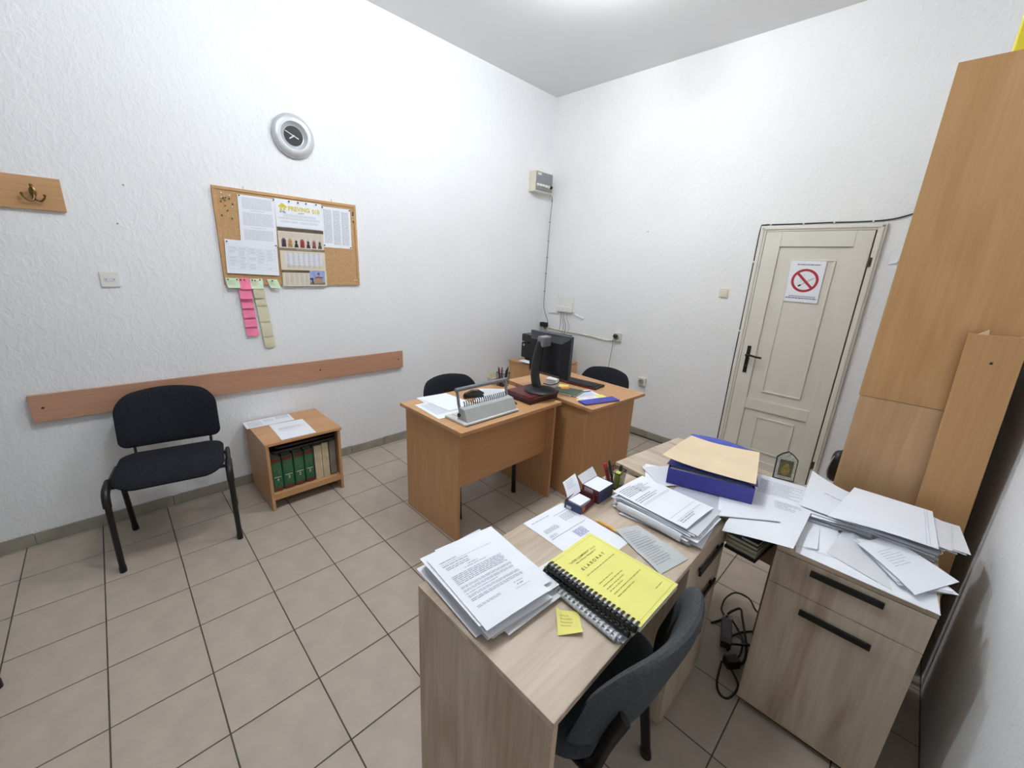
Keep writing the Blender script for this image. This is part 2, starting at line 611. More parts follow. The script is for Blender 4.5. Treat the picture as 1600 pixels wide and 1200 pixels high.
# panelled door in the back wall
def build_door():
    d = thing('door_1', 'cream panelled door with black lever handle and no-smoking sign', 'door', (2.55, 0, 0), kind='structure')
    bm = new()   # casing: stepped frame, top and two jambs
    for (x0, x1, z0, z1) in ((2.180, 2.224, 0, 2.014), (2.876, 2.920, 0, 2.014)):
        box(bm, x0, x1, -0.026, 0, z0, z1, bev=0.004)
    box(bm, 2.224, 2.876, -0.026, 0, 1.972, 2.014, bev=0.004)
    for (x0, x1, z0, z1) in ((2.192, 2.208, 0, 2.002), (2.892, 2.908, 0, 2.002)):
        box(bm, x0, x1, -0.034, -0.024, z0, z1, bev=0.004)
    box(bm, 2.192, 2.908, -0.034, -0.024, 1.986, 2.002, bev=0.004)
    part('door_frame', bm, M_DOOR, d)
    # leaf: recessed field plus stiles and rails
    bm = bx(2.226, 2.868, -0.010, -0.001, 0.008, 1.970)
    leaf = part('door_leaf', bm, M_DOOR, d)
    L, R, T = 2.226, 2.868, 1.970
    for (x0, x1, z0, z1) in ((L, 2.333, 0.008, T), (2.774, R, 0.008, T), (2.333, 2.774, 1.864, T), (2.333, 2.774, 0.573, 0.662), (2.333, 2.774, 0.008, 0.145)):
        part('door_rail', bx(x0, x1, -0.024, -0.0095, z0, z1, bev=0.003), M_DOOR, leaf)
    for (x0, x1, z0, z1) in ((2.425, 2.698, 0.732, 1.776), (2.433, 2.704, 0.219, 0.520)):
        bm = new()
        w = 0.012
        box(bm, x0, x1, -0.020, -0.0095, z1 - w, z1, bev=0.003)
        box(bm, x0, x1, -0.020, -0.0095, z0, z0 + w, bev=0.003)
        box(bm, x0, x0 + w, -0.020, -0.0095, z0 + w, z1 - w, bev=0.003)
        box(bm, x1 - w, x1, -0.020, -0.0095, z0 + w, z1 - w, bev=0.003)
        part('panel_moulding', bm, M_DOOR, leaf)
        part('door_panel', bx(x0 + w, x1 - w, -0.014, -0.0095, z0 + w, z1 - w), M_DOOR, leaf)
    # handle
    h = part('door_handle', bx(2.262, 2.290, -0.031, -0.0242, 0.868, 1.092, bev=0.003), M_BLACKM, d, label='black lever handle on a long plate')
    bm = new()
    tube(bm, [(2.276, -0.03, 1.018), (2.276, -0.075, 1.018)], 0.0085, 10)
    tube(bm, bez([(2.268, -0.072, 1.018), (2.31, -0.074, 1.020), (2.352, -0.071, 1.014), (2.385, -0.062, 1.012)], 5), 0.008, 8, 0.006)
    part('lever', bm, M_BLACKM, h, smooth=True)
    bm = new()
    lathe(bm, [(0, 0), (0.005, 0), (0.005, 0.002), (0, 0.002)], 10, Matrix.Translation((2.276, -0.031, 0.925)) @ Matrix.Rotation(PI / 2, 4, 'X'))
    part('keyhole', bm, M_BRASS, h)
    for z in (1.765, 0.25):
        bm = new()
        tube(bm, [(2.876, -0.032, z - 0.032), (2.876, -0.032, z + 0.032)], 0.0065, 10)
        box(bm, 2.876, 2.894, -0.028, -0.0255, z - 0.03, z + 0.03)
        part('hinge', bm, mat('hinge_metal', (120, 100, 80), 0.4, 0.7, var=0.3), d, smooth=True)
    bm = bx(2.8685, 2.8755, -0.012, -0.001, 0.008, 1.970)
    part('door_gap', bm, mat('door_gap', (92, 76, 58), 0.8), d)
    return d
build_door()

# ceiling lamps: opal globes on a short neck
def ceiling_lamp(i, x, y, power, label):
    t = thing('ceiling_lamp', label, 'lamp', (x, y, RZ))
    T = Matrix.Translation((x, y, RZ))
    part('lamp_rim', lathe(new(), [(0.0, -0.001), (0.075, -0.001), (0.078, -0.012), (0.060, -0.030), (0.045, -0.036), (0.0, -0.036)], 32, T), M_WHITEP, t, smooth=True)
    prof = [(0.125 * math.sin(a), -0.135 + 0.105 * math.cos(a)) for a in [0.36 + (PI - 0.36) * k / 14 for k in range(15)]]
    prof[-1] = (0.0, prof[-1][1])
    e = bpy.data.materials.new('opal_glass_lit')
    e.use_nodes = True
    p = e.node_tree.nodes['Principled BSDF']
    p.inputs['Base Color'].default_value = (0.9, 0.9, 0.9, 1)
    p.inputs['Emission Color'].default_value = (*LAMP_COLOR, 1)
    p.inputs['Emission Strength'].default_value = power
    part('lamp_globe', lathe(new(), prof, 24, T), e, t, smooth=True)
ceiling_lamp(0, *LAMP_POS[0], LAMP_POWER[0], 'lit round opal ceiling lamp above the beech desks')
ceiling_lamp(1, *LAMP_POS[1], LAMP_POWER[1], 'lit round opal ceiling lamp on the entrance side of the room')

# ================================================================== CHAIRS
def make_chair(label, fabric, group):
    """stacking visitor chair, faces +x, origin on the floor under the seat"""
    t = thing('visitor_chair', label, 'chair', (0, 0, 0), 0, group)
    for s in (-1, 1):
        y = 0.255 * s
        front = bez([(0.225, y, 0.0), (0.215, y, 0.25), (0.205, y, 0.385), (0.185, y, 0.428), (0.13, y, 0.442)], 5)
        part('leg', tube(new(), front, 0.0175, 12, 0.0135, up=(1, 0, 0)), M_BLACKM, t, smooth=True, local=True)
        rear = [(-0.188, y * 0.98, 0.0), (-0.15, y * 0.98, 0.22), (-0.11, y * 0.98, 0.43)]
        part('leg', tube(new(), rear, 0.0175, 12, 0.0135, up=(1, 0, 0)), M_BLACKM, t, smooth=True, local=True)
        rail = [(0.14, y, 0.441), (0.0, y, 0.440), (-0.12, y, 0.436)]
        part('side_rail', tube(new(), rail, 0.0165, 12, 0.0125, up=(0, 0, 1)), M_BLACKM, t, smooth=True, local=True)
        cap = bez([(0.214, y, 0.375), (0.206, y, 0.420), (0.176, y, 0.447), (0.10, y, 0.455)], 5)
        part('corner_cap', tube(new(), cap, 0.0225, 12, 0.0175, up=(1, 0, 0)), M_BLACK, t, smooth=True, local=True)
        foot = [(0.2255, y, 0.0), (0.2235, y, 0.03)]
        part('foot_cap', tube(new(), foot, 0.0195, 12, 0.0155, up=(1, 0, 0)), M_BLACK, t, smooth=True, local=True)
        foot = [(-0.1885, y * 0.98, 0.0), (-0.182, y * 0.98, 0.03)]
        part('foot_cap', tube(new(), foot, 0.0195, 12, 0.0155, up=(1, 0, 0)), M_BLACK, t, smooth=True, local=True)
        up = bez([(-0.06, 0.17 * s, 0.425), (-0.17, 0.175 * s, 0.43), (-0.213, 0.178 * s, 0.47), (-0.240, 0.18 * s, 0.58), (-0.272, 0.18 * s, 0.69)], 5)
        part('back_upright', tube(new(), up, 0.007, 8, 0.0165, up=(1, 0, 0)), M_BLACKM, t, smooth=True, local=True)
    for x in (0.11, -0.09):
        part('cross_bar', tube(new(), [(x, -0.25, 0.428), (x, 0.25, 0.428)], 0.010, 8), M_BLACKM, t, smooth=True, local=True)
    def seatmap(a, b, h):
        z = 0.466 + h + 0.012 * (b / 0.24) ** 2 - max(0, a - 0.13) ** 2 * 1.6
        return Vector((a, b, z))
    seat = pillow(new(), rrect(0.435, 0.480, 0.095, 8, 0.018, 0), seatmap, 0.032, 0.034)
    part('seat', seat, fabric, t, smooth=True, local=True)
    W, ZB, ZT = 0.236, 0.530, 0.800
    raw = []
    for (sx, top, rad) in ((1, True, 0.080), (-1, True, 0.080), (-1, False, 0.040), (1, False, 0.040)):
        a0 = {(1, True): 0, (-1, True): PI / 2, (-1, False): PI, (1, False): 1.5 * PI}[(sx, top)]
        for i in range(8):
            q = a0 + (PI / 2) * i / 7
            raw.append((sx * (W - rad) + rad * math.cos(q), (ZT - rad if top else ZB + rad) + rad * math.sin(q)))
    out = []
    for i, (y, z) in enumerate(raw):
        y2, z2 = raw[(i + 1) % len(raw)]
        n = max(1, int(math.hypot(y2 - y, z2 - z) / 0.03))
        for j in range(n):
            yy, zz = y + (y2 - y) * j / n, z + (z2 - z) * j / n
            f = (zz - ZB) / (ZT - ZB)
            out.append((yy, zz + (1 - (yy / W) ** 2) * (0.036 * f - 0.022 * (1 - f))))
    def backmap(a, b, h):
        x = -0.222 - (b - 0.52) * 0.27 + 0.068 * (a / W) ** 2 + h
        return Vector((x, a, b))
    back = pillow(new(), out, backmap, 0.022, 0.026, power=7)
    part('backrest', back, fabric, t, smooth=True, local=True)
    return t

def place(t, x, y, rz, z=0.0):
    t.location = (x, y, z)
    t.rotation_euler = (0, 0, rz)
    return t
GRP = 'black visitor chairs'
chair = make_chair('black fabric visitor chair standing against the wall rail on the left', M_FABRIC, GRP)
c2 = copy_tree(chair); c2['label'] = 'black fabric visitor chair behind the beech desk with the binding machine'
place(c2, 1.125, -2.03, 0.0)
c3 = copy_tree(chair); c3['label'] = 'black fabric visitor chair at the keyboard by the back wall'
place(c3, 1.445, -1.055, -PI / 2 - 0.03)
c5 = copy_tree(chair); c5['label'] = 'black visitor chair at the left picture edge, only a foot showing'
place(c5, 0.930, -4.572, 0.35)
place(chair, 0.392, -3.594, -0.165)
c4 = make_chair('charcoal fabric visitor chair pushed under the oak desk, seen from above', M_FABRIC2, GRP)
place(c4, 2.680, -2.893, PI - 0.03)

# ================================================================== FURNITURE: LEFT WALL SIDE
def bookcase():
    t = thing('low_bookcase', 'small beech bookcase with an open shelf of books by the left wall', 'bookcase', (0.25, -2.915, 0))
    y0, y1, x0, x1, top = -3.156, -2.688, 0.014, 0.496, 0.480
    part('side_panel', bx(x0, x1, y0, y0 + 0.018, 0, top - 0.018, bev=0.001), M_BEECHZ, t)
    part('side_panel', bx(x0, x1, y1 - 0.018, y1, 0, top - 0.018, bev=0.001), M_BEECHZ, t)
    part('top_panel', bx(x0, x1 + 0.012, y0 - 0.004, y1 + 0.008, top - 0.018, top, bev=0.001), M_BEECHY, t)
    part('back_panel', bx(x0, x0 + 0.006, y0 + 0.018, y1 - 0.018, 0.09, top - 0.018), M_BEECHZ, t)
    part('shelf', bx(x0 + 0.006, x1 - 0.004, y0 + 0.018, y1 - 0.018, 0.095, 0.113, bev=0.001), M_BEECHY, t)
    part('front_strip', bx(x1 - 0.022, x1 - 0.004, y0 + 0.018, y1 - 0.018, 0.072, 0.0949, bev=0.001), M_BEECHY, t)
    part('plinth_panel', bx(x0 + 0.15, x0 + 0.168, y0 + 0.018, y1 - 0.018, 0.0, 0.0949), M_BEECHY, t)
bookcase()

M_GREEN = mat('green_cover', (52, 112, 76), 0.5, var=0.25, scale=50)
M_MAROON = mat('maroon_band', (120, 42, 38), 0.5, var=0.1)
M_GOLD = mat('cream_print', (218, 214, 170), 0.6)
M_OLDP = mat('old_cream_cover', (214, 196, 162), 0.8, var=0.12, scale=30)
M_GREYB = mat('grey_cover', (128, 120, 108), 0.8, var=0.12)
M_PAGES = mat('book_pages', (224, 216, 198), 0.9, var=0.06, scale=200)
def green_book(y0, y1, num, h):
    lab = {4: 'green law volume numbered 4, leftmost against the bookcase side', 3: 'green law volume numbered 3, second from the left in the bookcase',
           2: 'green law volume numbered 2, third from the left in the bookcase', 1: 'green law volume numbered 1, touching the cream paperback'}[num]
    t = thing('book', lab, 'book', (0.34, (y0 + y1) / 2, 0.1135), 0, 'books in the low bookcase')
    xf = 0.452
    bm = new()
    box(bm, 0.250, xf, y0, y0 + 0.003, 0.1135, 0.1135 + h, bev=0.001)
    box(bm, 0.250, xf, y1 - 0.003, y1, 0.1135, 0.1135 + h, bev=0.001)
    n = 8
    yc, hw = (y0 + y1) / 2, (y1 - y0) / 2
    poly = [(xf - 0.002, y0)] + [(xf + 0.008 * math.cos(-PI / 2 + PI * i / n), yc + hw * math.sin(-PI / 2 + PI * i / n)) for i in range(n + 1)] + [(xf - 0.002, y1)]
    prism(bm, poly, 0.1135, 0.1135 + h)
    part('cover', bm, M_GREEN, t)
    part('page_block', bx(0.254, xf - 0.002, y0 + 0.003, y1 - 0.003, 0.117, 0.1135 + h - 0.004), M_PAGES, t)
    sp = Sheet((xf + 0.0085, y0 + 0.004, 0.1135 + h), (xf + 0.0085, y1 - 0.004, 0.1135 + h), (xf + 0.0085, y1 - 0.004, 0.1135), (xf + 0.0085, y0 + 0.004, 0.1135), nrm=(1, 0, 0))
    for v0, v1 in ((0.03, 0.13), (0.88, 0.97)):
        bm = new(); sp.quad(bm, 0, 1, v0, v1, 0.0003)
        part('spine_band', bm, M_MAROON, t)
    bm = new()
    sp.quad(bm, 0.12, 0.88, 0.565, 0.585, 0.0004)
    sp.text(bm, str(num), 0.44 if num == 1 else 0.38, 0.61, 0.085, 0.12 if num == 1 else 0.24, 0.0004, 0.02)
    part('spine_number', bm, M_GOLD, t)
    bm = new()
    r = random.Random(num)
    for k in range(9):
        u = 0.06 + k * 0.10
        sp.quad(bm, u, u + 0.018, 0.16, r.uniform(0.36, 0.54), 0.0004, 1)
    part('spine_print', bm, mat('olive_print', (120, 150, 96), 0.6), t)
for (a, b, n, h) in ((-3.130, -3.068, 4, 0.245), (-3.064, -2.998, 3, 0.247), (-2.994, -2.930, 2, 0.246), (-2.926, -2.868, 1, 0.247)):
    green_book(a, b, n, h)
for (y0, y1, h, m, lab) in ((-2.861, -2.812, 0.255, M_OLDP, 'worn cream paperback beside the green volumes'), (-2.809, -2.766, 0.262, M_OLDP, 'taller worn cream paperback, second from the grey book'),
                       (-2.758, -2.716, 0.262, M_GREYB, 'grey spined book at the right end of the bookcase shelf')):
    t = thing('book', lab, 'book', (0.34, (y0 + y1) / 2, 0.1135), 0, 'books in the low bookcase')
    bm = bx(0.27, 0.458, y0, y0 + 0.002, 0.1135, 0.1135 + h)
    box(bm, 0.27, 0.458, y1 - 0.002, y1, 0.1135, 0.1135 + h)
    box(bm, 0.458, 0.461, y0, y1, 0.1135, 0.1135 + h)
    part('cover', bm, m, t)
    part('page_block', bx(0.274, 0.458, y0 + 0.002, y1 - 0.002, 0.1135, 0.1105 + h), M_PAGES, t)
    bm = new()
    for k in range(2):
        yy = y0 + (y1 - y0) * (0.35 + 0.3 * k)
        box(bm, 0.461, 0.4614, yy, yy + 0.0012, 0.13, 0.1135 + h * 0.72)
    part('spine_crease', bm, mat('crease', (160, 140, 108), 0.9), t)
# black document trays lying over the books
for k, (z, x1, dy, lab) in enumerate(((0.396, 0.490, 0.0, 'black plastic document tray lying on top of the shelved books'), (0.424, 0.484, 0.012, 'dark brown document folder above the black tray in the bookcase'))):
    bm = new()
    poly = rrect(0.30, 0.40 - 0.02 * k, 0.03, 5, x1 - 0.15, -2.920 + dy)
    prism(bm, poly, z, z + 0.006)
    tube(bm, [(x, y, z + 0.011) for x, y in poly], 0.005, 6, closed=True)
    solo('document_tray', bm, M_BLACK if k == 0 else mat('brown_plastic', (34, 24, 24), 0.35), lab, 'tray', smooth=True)

def text_rows(sh, rows, seed):
    r = random.Random(seed)
    def f(bm):
        for row in rows:
            sh.words(bm, *row[:5], r, **(row[5] if len(row) > 5 else {}))
    return f

zt = 0.4808
sh = Sheet((0.022, -3.170, zt), (0.022, -2.872, zt), (0.170, -2.878, zt), (0.162, -3.176, zt))
paper('paper_sheet', sh, M_PAPER, 'white form lying at the wall side of the bookcase top', 'paper', None,
      [(text_rows(sh, [(0.06, 0.34, 0.15, 0.9, 7), (0.40, 0.60, 0.2, 0.6, 4), (0.66, 0.95, 0.1, 0.5, 4)], 3), M_INKL)])
sh = Sheet((0.175, -3.046, zt + 0.001), (0.190, -2.832, zt + 0.001), (0.497, -2.846, zt + 0.0012), (0.488, -3.058, zt + 0.0012))
paper('paper_sheet', sh, M_PAPER, 'white letter page lying at the front of the bookcase top', 'paper', None,
      [(text_rows(sh, [(0.15, 0.8, 0.32, 0.46, 4), (0.2, 0.6, 0.52, 0.56, 1)], 4), M_INKL)])

# wall rail and hook board
t = thing('wall_rail', 'long reddish wooden rail board screwed to the left wall', 'rail board', (0.0, -3.0, 0.71))
part('board', bx(0.012, 0.030, -4.090, -1.905, 0.708, 0.857, bev=0.0015), M_RAIL, t)
for y in (-4.045, -2.62, -1.95):
    bm = lathe(new(), [(0, 0), (0.006, 0), (0.006, 0.0012), (0, 0.0012)], 12, Matrix.Translation((0.0302, y, 0.785)) @ Matrix.Rotation(PI / 2, 4, 'Y'))
    part('screw', bm, mat('dark_screw', (60, 46, 38), 0.5, 0.5), t)
bm = new()
for y in (-3.95, -3.0, -2.1):
    box(bm, 0.0, 0.0119, y - 0.03, y + 0.03, 0.73, 0.83)
part('wall_batten', bm, M_RAIL, t)

t = thing('coat_hook_board', 'wooden coat hook board with brass double hook on the left wall', 'coat rack', (0.0, -4.3, 1.78))
part('board', bx(0.001, 0.019, -4.90, -3.781, 1.780, 1.932, bev=0.0015), M_HOOKB, t)
def hook(y, z):
    h = None
    bm = lathe(new(), [(0, 0.0), (0.013, 0.0), (0.015, 0.003), (0.010, 0.007), (0, 0.009)], 16,
               Matrix.Translation((0.0192, y, z + 0.020)) @ Matrix.Rotation(PI / 2, 4, 'Y') @ Matrix.Diagonal((1.7, 0.85, 1, 1)))
    tube(bm, bez([(0.024, y, z + 0.024), (0.050, y, z + 0.018), (0.062, y, z + 0.034), (0.060, y, z + 0.044)], 5), 0.0045, 8)
    for s in (-1, 1):
        tube(bm, bez([(0.024, y, z + 0.006), (0.034, y + 0.004 * s, z - 0.016), (0.040, y + 0.020 * s, z - 0.022), (0.046, y + 0.034 * s, z - 0.008), (0.047, y + 0.037 * s, z + 0.004)], 5), 0.0038, 8)
        lathe(bm, [(0, -0.006), (0.0045, -0.004), (0.006, 0), (0.0045, 0.004), (0, 0.006)], 10, Matrix.Translation((0.047, y + 0.037 * s, z + 0.006)))
    lathe(bm, [(0, -0.007), (0.005, -0.005), (0.007, 0), (0.005, 0.005), (0, 0.007)], 10, Matrix.Translation((0.060, y, z + 0.046)))
    part('coat_hook', bm, M_BRASS, t, smooth=True, label='aged brass double coat hook')
hook(-3.880, 1.842)
hook(-4.15, 1.842)

# light switch plates
def plate(name, label, axis, a, z, w, h, m, two=False):
    if axis == 'x':
        t = thing(name, label, 'switch', (0.0, a, z - h / 2))
        part('plate', bx(0.001, 0.010, a - w / 2, a + w / 2, z - h / 2, z + h / 2, bev=0.003), m, t)
        part('insert', bx(0.010, 0.0125, a - w * 0.30, a + w * 0.30, z - h * 0.13, z + h * 0.13, bev=0.001), M_PAPER2, t)
        for s in (-1, 1):
            part('pin_hole', bx(0.0126, 0.0130, a + s * w * 0.20 - 0.003, a + s * w * 0.20 + 0.003, z - 0.003, z + 0.003), M_GREYP, t)
    else:
        t = thing(name, label, 'switch', (a, 0.0, z - h / 2))
        part('plate', bx(a - w / 2, a + w / 2, -0.010, -0.001, z - h / 2, z + h / 2, bev=0.003), m, t)
        part('rocker', bx(a - w * 0.30, a + w * 0.36, -0.014, -0.010, z - h * 0.40, z + h * 0.30, bev=0.002), m, t)
plate('wall_socket', 'white socket plate on the left wall below the coat hooks', 'x', -3.678, 1.450, 0.078, 0.082, M_WHITEP)
plate('light_switch', 'cream light switch beside the panelled door', 'y', 1.993, 1.492, 0.075, 0.075, M_CREAMP)

# ================================================================== WALL CLOCK
def clock():
    y, z = -2.656, 2.378
    t = thing('wall_clock', 'round silver wall clock with small black dial above the cork board', 'clock', (0, y, z - 0.13))
    B = Matrix.Translation((0.002, y, z)) @ Matrix.Rotation(PI / 2, 4, 'Y')
    prof = [(0.0, 0.0), (0.122, 0.0), (0.131, 0.008), (0.131, 0.016), (0.124, 0.026), (0.110, 0.034), (0.095, 0.037), (0.083, 0.036), (0.079, 0.032), (0.066, 0.020), (0.060, 0.016), (0.0, 0.016)]
    part('clock_case', lathe(new(), prof, 64, B), M_SILVER, t, smooth=True)
    part('clock_dial', lathe(new(), [(0, 0.0163), (0.0585, 0.0163), (0.0585, 0.018), (0, 0.018)], 48, B), mat('dial_black', (26, 29, 34), 0.35), t)
    def hand(ang, l0, l1, w, x):
        # ang clockwise from twelve, seen from the room (right hand = +y)
        d = Vector((0, math.sin(ang), math.cos(ang))); s = Vector((0, math.cos(ang), -math.sin(ang)))
        c = Vector((x, y, z))
        lo = [c - d * l0 - s * w, c + d * l1 - s * w * 0.7, c + d * l1 + s * w * 0.7, c - d * l0 + s * w]
        bm = new()
        a = [bm.verts.new(p) for p in lo]; b = [bm.verts.new(p + Vector((0.0012, 0, 0))) for p in lo]
        bm.faces.new(a); bm.faces.new(list(reversed(b)))
        for i in range(4): bm.faces.new((a[i], b[i], b[(i + 1) % 4], a[(i + 1) % 4]))
        return bm
    MH = mat('hand_white', (226, 228, 230), 0.4)
    part('hour_hand', hand(math.radians(234), 0.003, 0.034, 0.0042, 0.0215), MH, t)
    part('minute_hand', hand(math.radians(294), 0.032, 0.056, 0.0030, 0.0235), MH, t)
    part('hub', lathe(new(), [(0, 0.018), (0.005, 0.018), (0.005, 0.025), (0, 0.026)], 12, B), MH, t)
clock()

# ================================================================== CORK BOARD AND WHAT HANGS ON IT
t = thing('cork_board', 'wood-framed cork notice board on the left wall', 'notice board', (0, -2.705, 1.42))
BY0, BY1, BZ0, BZ1 = -3.152, -2.258, 1.424, 2.009
part('cork', bx(0.002, 0.012, BY0 + 0.01, BY1 - 0.01, BZ0 + 0.01, BZ1 - 0.01), M_CORK, t)
for (a, b, c, d) in ((BY0, BY1, BZ1 - 0.018, BZ1), (BY0, BY1, BZ0, BZ0 + 0.018), (BY0, BY0 + 0.018, BZ0 + 0.018, BZ1 - 0.018), (BY1 - 0.018, BY1, BZ0 + 0.018, BZ1 - 0.018)):
    part('frame_strip', bx(0.001, 0.017, a, b, c, d, bev=0.002), M_HOOKB, t)
for y in (-2.98, -2.43):
    bm = bx(0.001, 0.003, y - 0.004, y + 0.004, BZ1, BZ1 + 0.018)
    part('hanger', bm, M_SILVER, t)

def wsheet(TL, TR, BR, BL, x=0.0135, curl=None):
    f = lambda p: (x + (p[2] if len(p) > 2 else 0.0), p[0], p[1])
    return Sheet(f(TL), f(TR), f(BR), f(BL), curl, nrm=(1, 0, 0))
s = wsheet((-3.020, 1.976), (-2.811, 1.976), (-2.822, 1.680), (-3.034, 1.682), curl=lambda u, v: 0.001 + 0.002 * math.sin(3 * v))
paper('notice_sheet', s, M_PAPER, 'text-filled notice sheet at the upper left of the cork board', 'paper', 'sheets on the cork board',
      [(text_rows(s, [(0.1, 0.9, 0.05, 0.28, 10), (0.3, 0.7, 0.30, 0.325, 1), (0.1, 0.92, 0.35, 0.62, 11), (0.3, 0.7, 0.65, 0.67, 1), (0.1, 0.9, 0.70, 0.92, 9)], 21), M_INKL)])
s = wsheet((-3.122, 1.704), (-2.826, 1.690), (-2.832, 1.486), (-3.133, 1.497), 0.0165, curl=lambda u, v: 0.001 + 0.012 * max(0, v - 0.4) ** 2)
def table_print(sh, u0, u1, v0, v1, cols, rows, seed):
    r = random.Random(seed)
    def f(bm):
        for k in range(rows + 1):
            v = v0 + (v1 - v0) * k / rows
            sh.quad(bm, u0, u1, v, v + 0.005)
        for k in range(cols + 1):
            u = u0 + (u1 - u0) * k / cols
            sh.quad(bm, u, u + 0.003, v0, v1, n=1)
        for a in range(cols):
            for b in range(rows):
                if r.random() < 0.75:
                    uu = u0 + (u1 - u0) * (a + 0.12) / cols; vv = v0 + (v1 - v0) * (b + 0.25) / rows
                    sh.words(bm, uu, uu + (u1 - u0) / cols * r.uniform(.4, .8), vv, vv + (v1 - v0) / rows * 0.6, 2, r, wl=(0.01, 0.04), gap=0.006)
    return f
paper('notice_sheet', s, M_PAPER, 'landscape timetable sheet at the lower left of the cork board', 'paper', 'sheets on the cork board',
      [(table_print(s, 0.05, 0.95, 0.2, 0.86, 5, 7, 5), M_INKL)])
s = wsheet((-2.512, 1.970), (-2.302, 1.972), (-2.306, 1.692), (-2.517, 1.694), curl=lambda u, v: 0.001)
paper('notice_sheet', s, M_PAPER, 'three-column name list at the upper right of the cork board', 'paper', 'sheets on the cork board',
      [(text_rows(s, [(0.06, 0.33, 0.07, 0.9, 30), (0.38, 0.62, 0.07, 0.93, 30), (0.67, 0.93, 0.09, 0.93, 28)], 8), M_INK)])

# hanging calendar: header, three month leaves, church picture
def calendar():
    t = thing('wall_calendar', 'hanging calendar with yellow lettering, saint portraits and church picture on the cork board', 'calendar', (0.02, -2.665, 1.416))
    X = 0.0165
    YL, YR = -2.812, -2.512
    M_CREAM = mat('calendar_cream', (222, 212, 190), 0.8, var=0.05, scale=10)
    M_BAND = mat('calendar_band', (104, 90, 70), 0.7, var=0.25, scale=16)
    M_YEL = mat('calendar_yellow', (222, 206, 74), 0.7)
    def leaf(name, z1, z0, m, x, dl=0.0, dr=0.0):
        s = wsheet((YL + dl, z1), (YR + dr, z1), (YR + dr - 0.004, z0), (YL + dl - 0.004, z0), x, curl=lambda u, v: 0.0012 * math.sin(3 * v) + 0.003 * v * v)
        return s, part(name, s.mesh(new(), 6, 6), m, t, smooth=True)
    s, hd = leaf('header_leaf', 1.982, 1.805, M_PAPER, X)
    r = random.Random(2)
    bm = new(); s.text(bm, 'PREVING', 0.27, 0.22, 0.155, 0.46, bold=0.035); s.text(bm, '018', 0.78, 0.235, 0.16, 0.17, bold=0.035)
    part('lettering', bm, M_YEL, hd)
    bm = new(); s.poly(bm, [(0.07, 0.25), (0.15, 0.13), (0.25, 0.25), (0.24, 0.30), (0.08, 0.30)]); s.quad(bm, 0.10, 0.14, 0.31, 0.40); s.quad(bm, 0.17, 0.21, 0.31, 0.38)
    part('house_emblem', bm, M_YEL, hd)
    bm = new(); s.quad(bm, 0.09, 0.13, 0.41, 0.48); s.poly(bm, [(0.14, 0.39), (0.20, 0.42), (0.22, 0.5), (0.15, 0.48)]); s.quad(bm, 0.47, 0.60, 0.43, 0.46)
    part('emblem_shadow', bm, M_INK, hd)
    bm = new(); s.words(bm, 0.16, 0.86, 0.52, 0.62, 3, r); s.words(bm, 0.06, 0.94, 0.64, 0.72, 2, r); s.words(bm, 0.1, 0.45, 0.76, 0.84, 3, r); s.words(bm, 0.5, 0.9, 0.76, 0.84, 3, r)
    part('printed_text', bm, M_INKL, hd, kind='stuff')
    bm = new()
    for k in range(46):
        y = YL + 0.006 + k * 0.0063
        tube(bm, [(X + 0.004, y, 1.812), (X + 0.0085, y, 1.806), (X + 0.006, y, 1.799)], 0.0007, 4)
    part('spiral_wire', bm, M_SILVER, t)
    s, lf = leaf('month_leaf', 1.803, 1.672, M_CREAM, X + 0.001)
    bm = new(); s.quad(bm, 0, 1, 0.0, 0.17)
    part('brown_band', bm, M_BAND, lf)
    bm = new(); s.words(bm, 0.04, 0.96, 0.24, 0.52, 6, r, wl=(0.015, 0.03), gap=0.022)
    part('printed_text', bm, M_INK, lf, kind='stuff')
    tones = [(70, 48, 62), (196, 150, 96), (46, 48, 42), (150, 62, 62), (70, 60, 66), (140, 84, 90), (92, 78, 74)]
    for k, c in enumerate(tones):
        u = 0.06 + k * 0.132
        bm = new()
        arch = [(u, 0.95), (u, 0.66)] + [(u + 0.05 - 0.05 * math.cos(PI * i / 8), 0.66 - 0.15 * math.sin(PI * i / 8)) for i in range(9)] + [(u + 0.1, 0.66), (u + 0.1, 0.95)]
        s.poly(bm, arch)
        pp = part('portrait', bm, mat('portrait_ground_%d' % k, [(120, 100, 120), (212, 176, 130), (222, 214, 204), (172, 92, 88), (220, 208, 200), (206, 168, 166), (214, 204, 196)][k], 0.8, var=0.2, scale=200), lf)
        bm = new()
        s.poly(bm, [(u + 0.004, 0.95), (u + 0.022, 0.76), (u + 0.078, 0.76), (u + 0.096, 0.95)], 0.001)
        s.poly(bm, [(u + 0.05 + 0.026 * math.cos(2 * PI * i / 10), 0.68 + 0.09 * math.sin(2 * PI * i / 10)) for i in range(10)], 0.001)
        part('portrait_figure', bm, mat('portrait_%d' % k, c, 0.8, var=0.3, scale=120), pp)
    s, lf = leaf('month_leaf', 1.672, 1.526, M_CREAM, X + 0.0025)
    bm = new(); s.quad(bm, 0, 1, 0.0, 0.12)
    part('brown_band', bm, mat('calendar_band_light', (150, 136, 112), 0.7, var=0.2, scale=16), lf)
    bm = new(); s.quad(bm, 0.10, 0.93, 0.22, 0.78)
    part('white_field', bm, M_PAPER2, lf)
    bm = new()
    for k in range(7):
        s.words(bm, 0.14 + k * 0.115, 0.195 + k * 0.115, 0.2, 0.92, 10, r, wl=(0.02, 0.05), gap=0.01, off=0.001)
    s.words(bm, 0.35, 0.7, 0.02, 0.10, 1, r, off=0.001)
    part('printed_text', bm, M_INK, lf, kind='stuff')
    s, lf = leaf('month_leaf', 1.526, 1.416, M_CREAM, X + 0.004)
    bm = new(); s.quad(bm, 0, 0.60, 0.0, 0.16)
    part('brown_band', bm, M_BAND, lf)
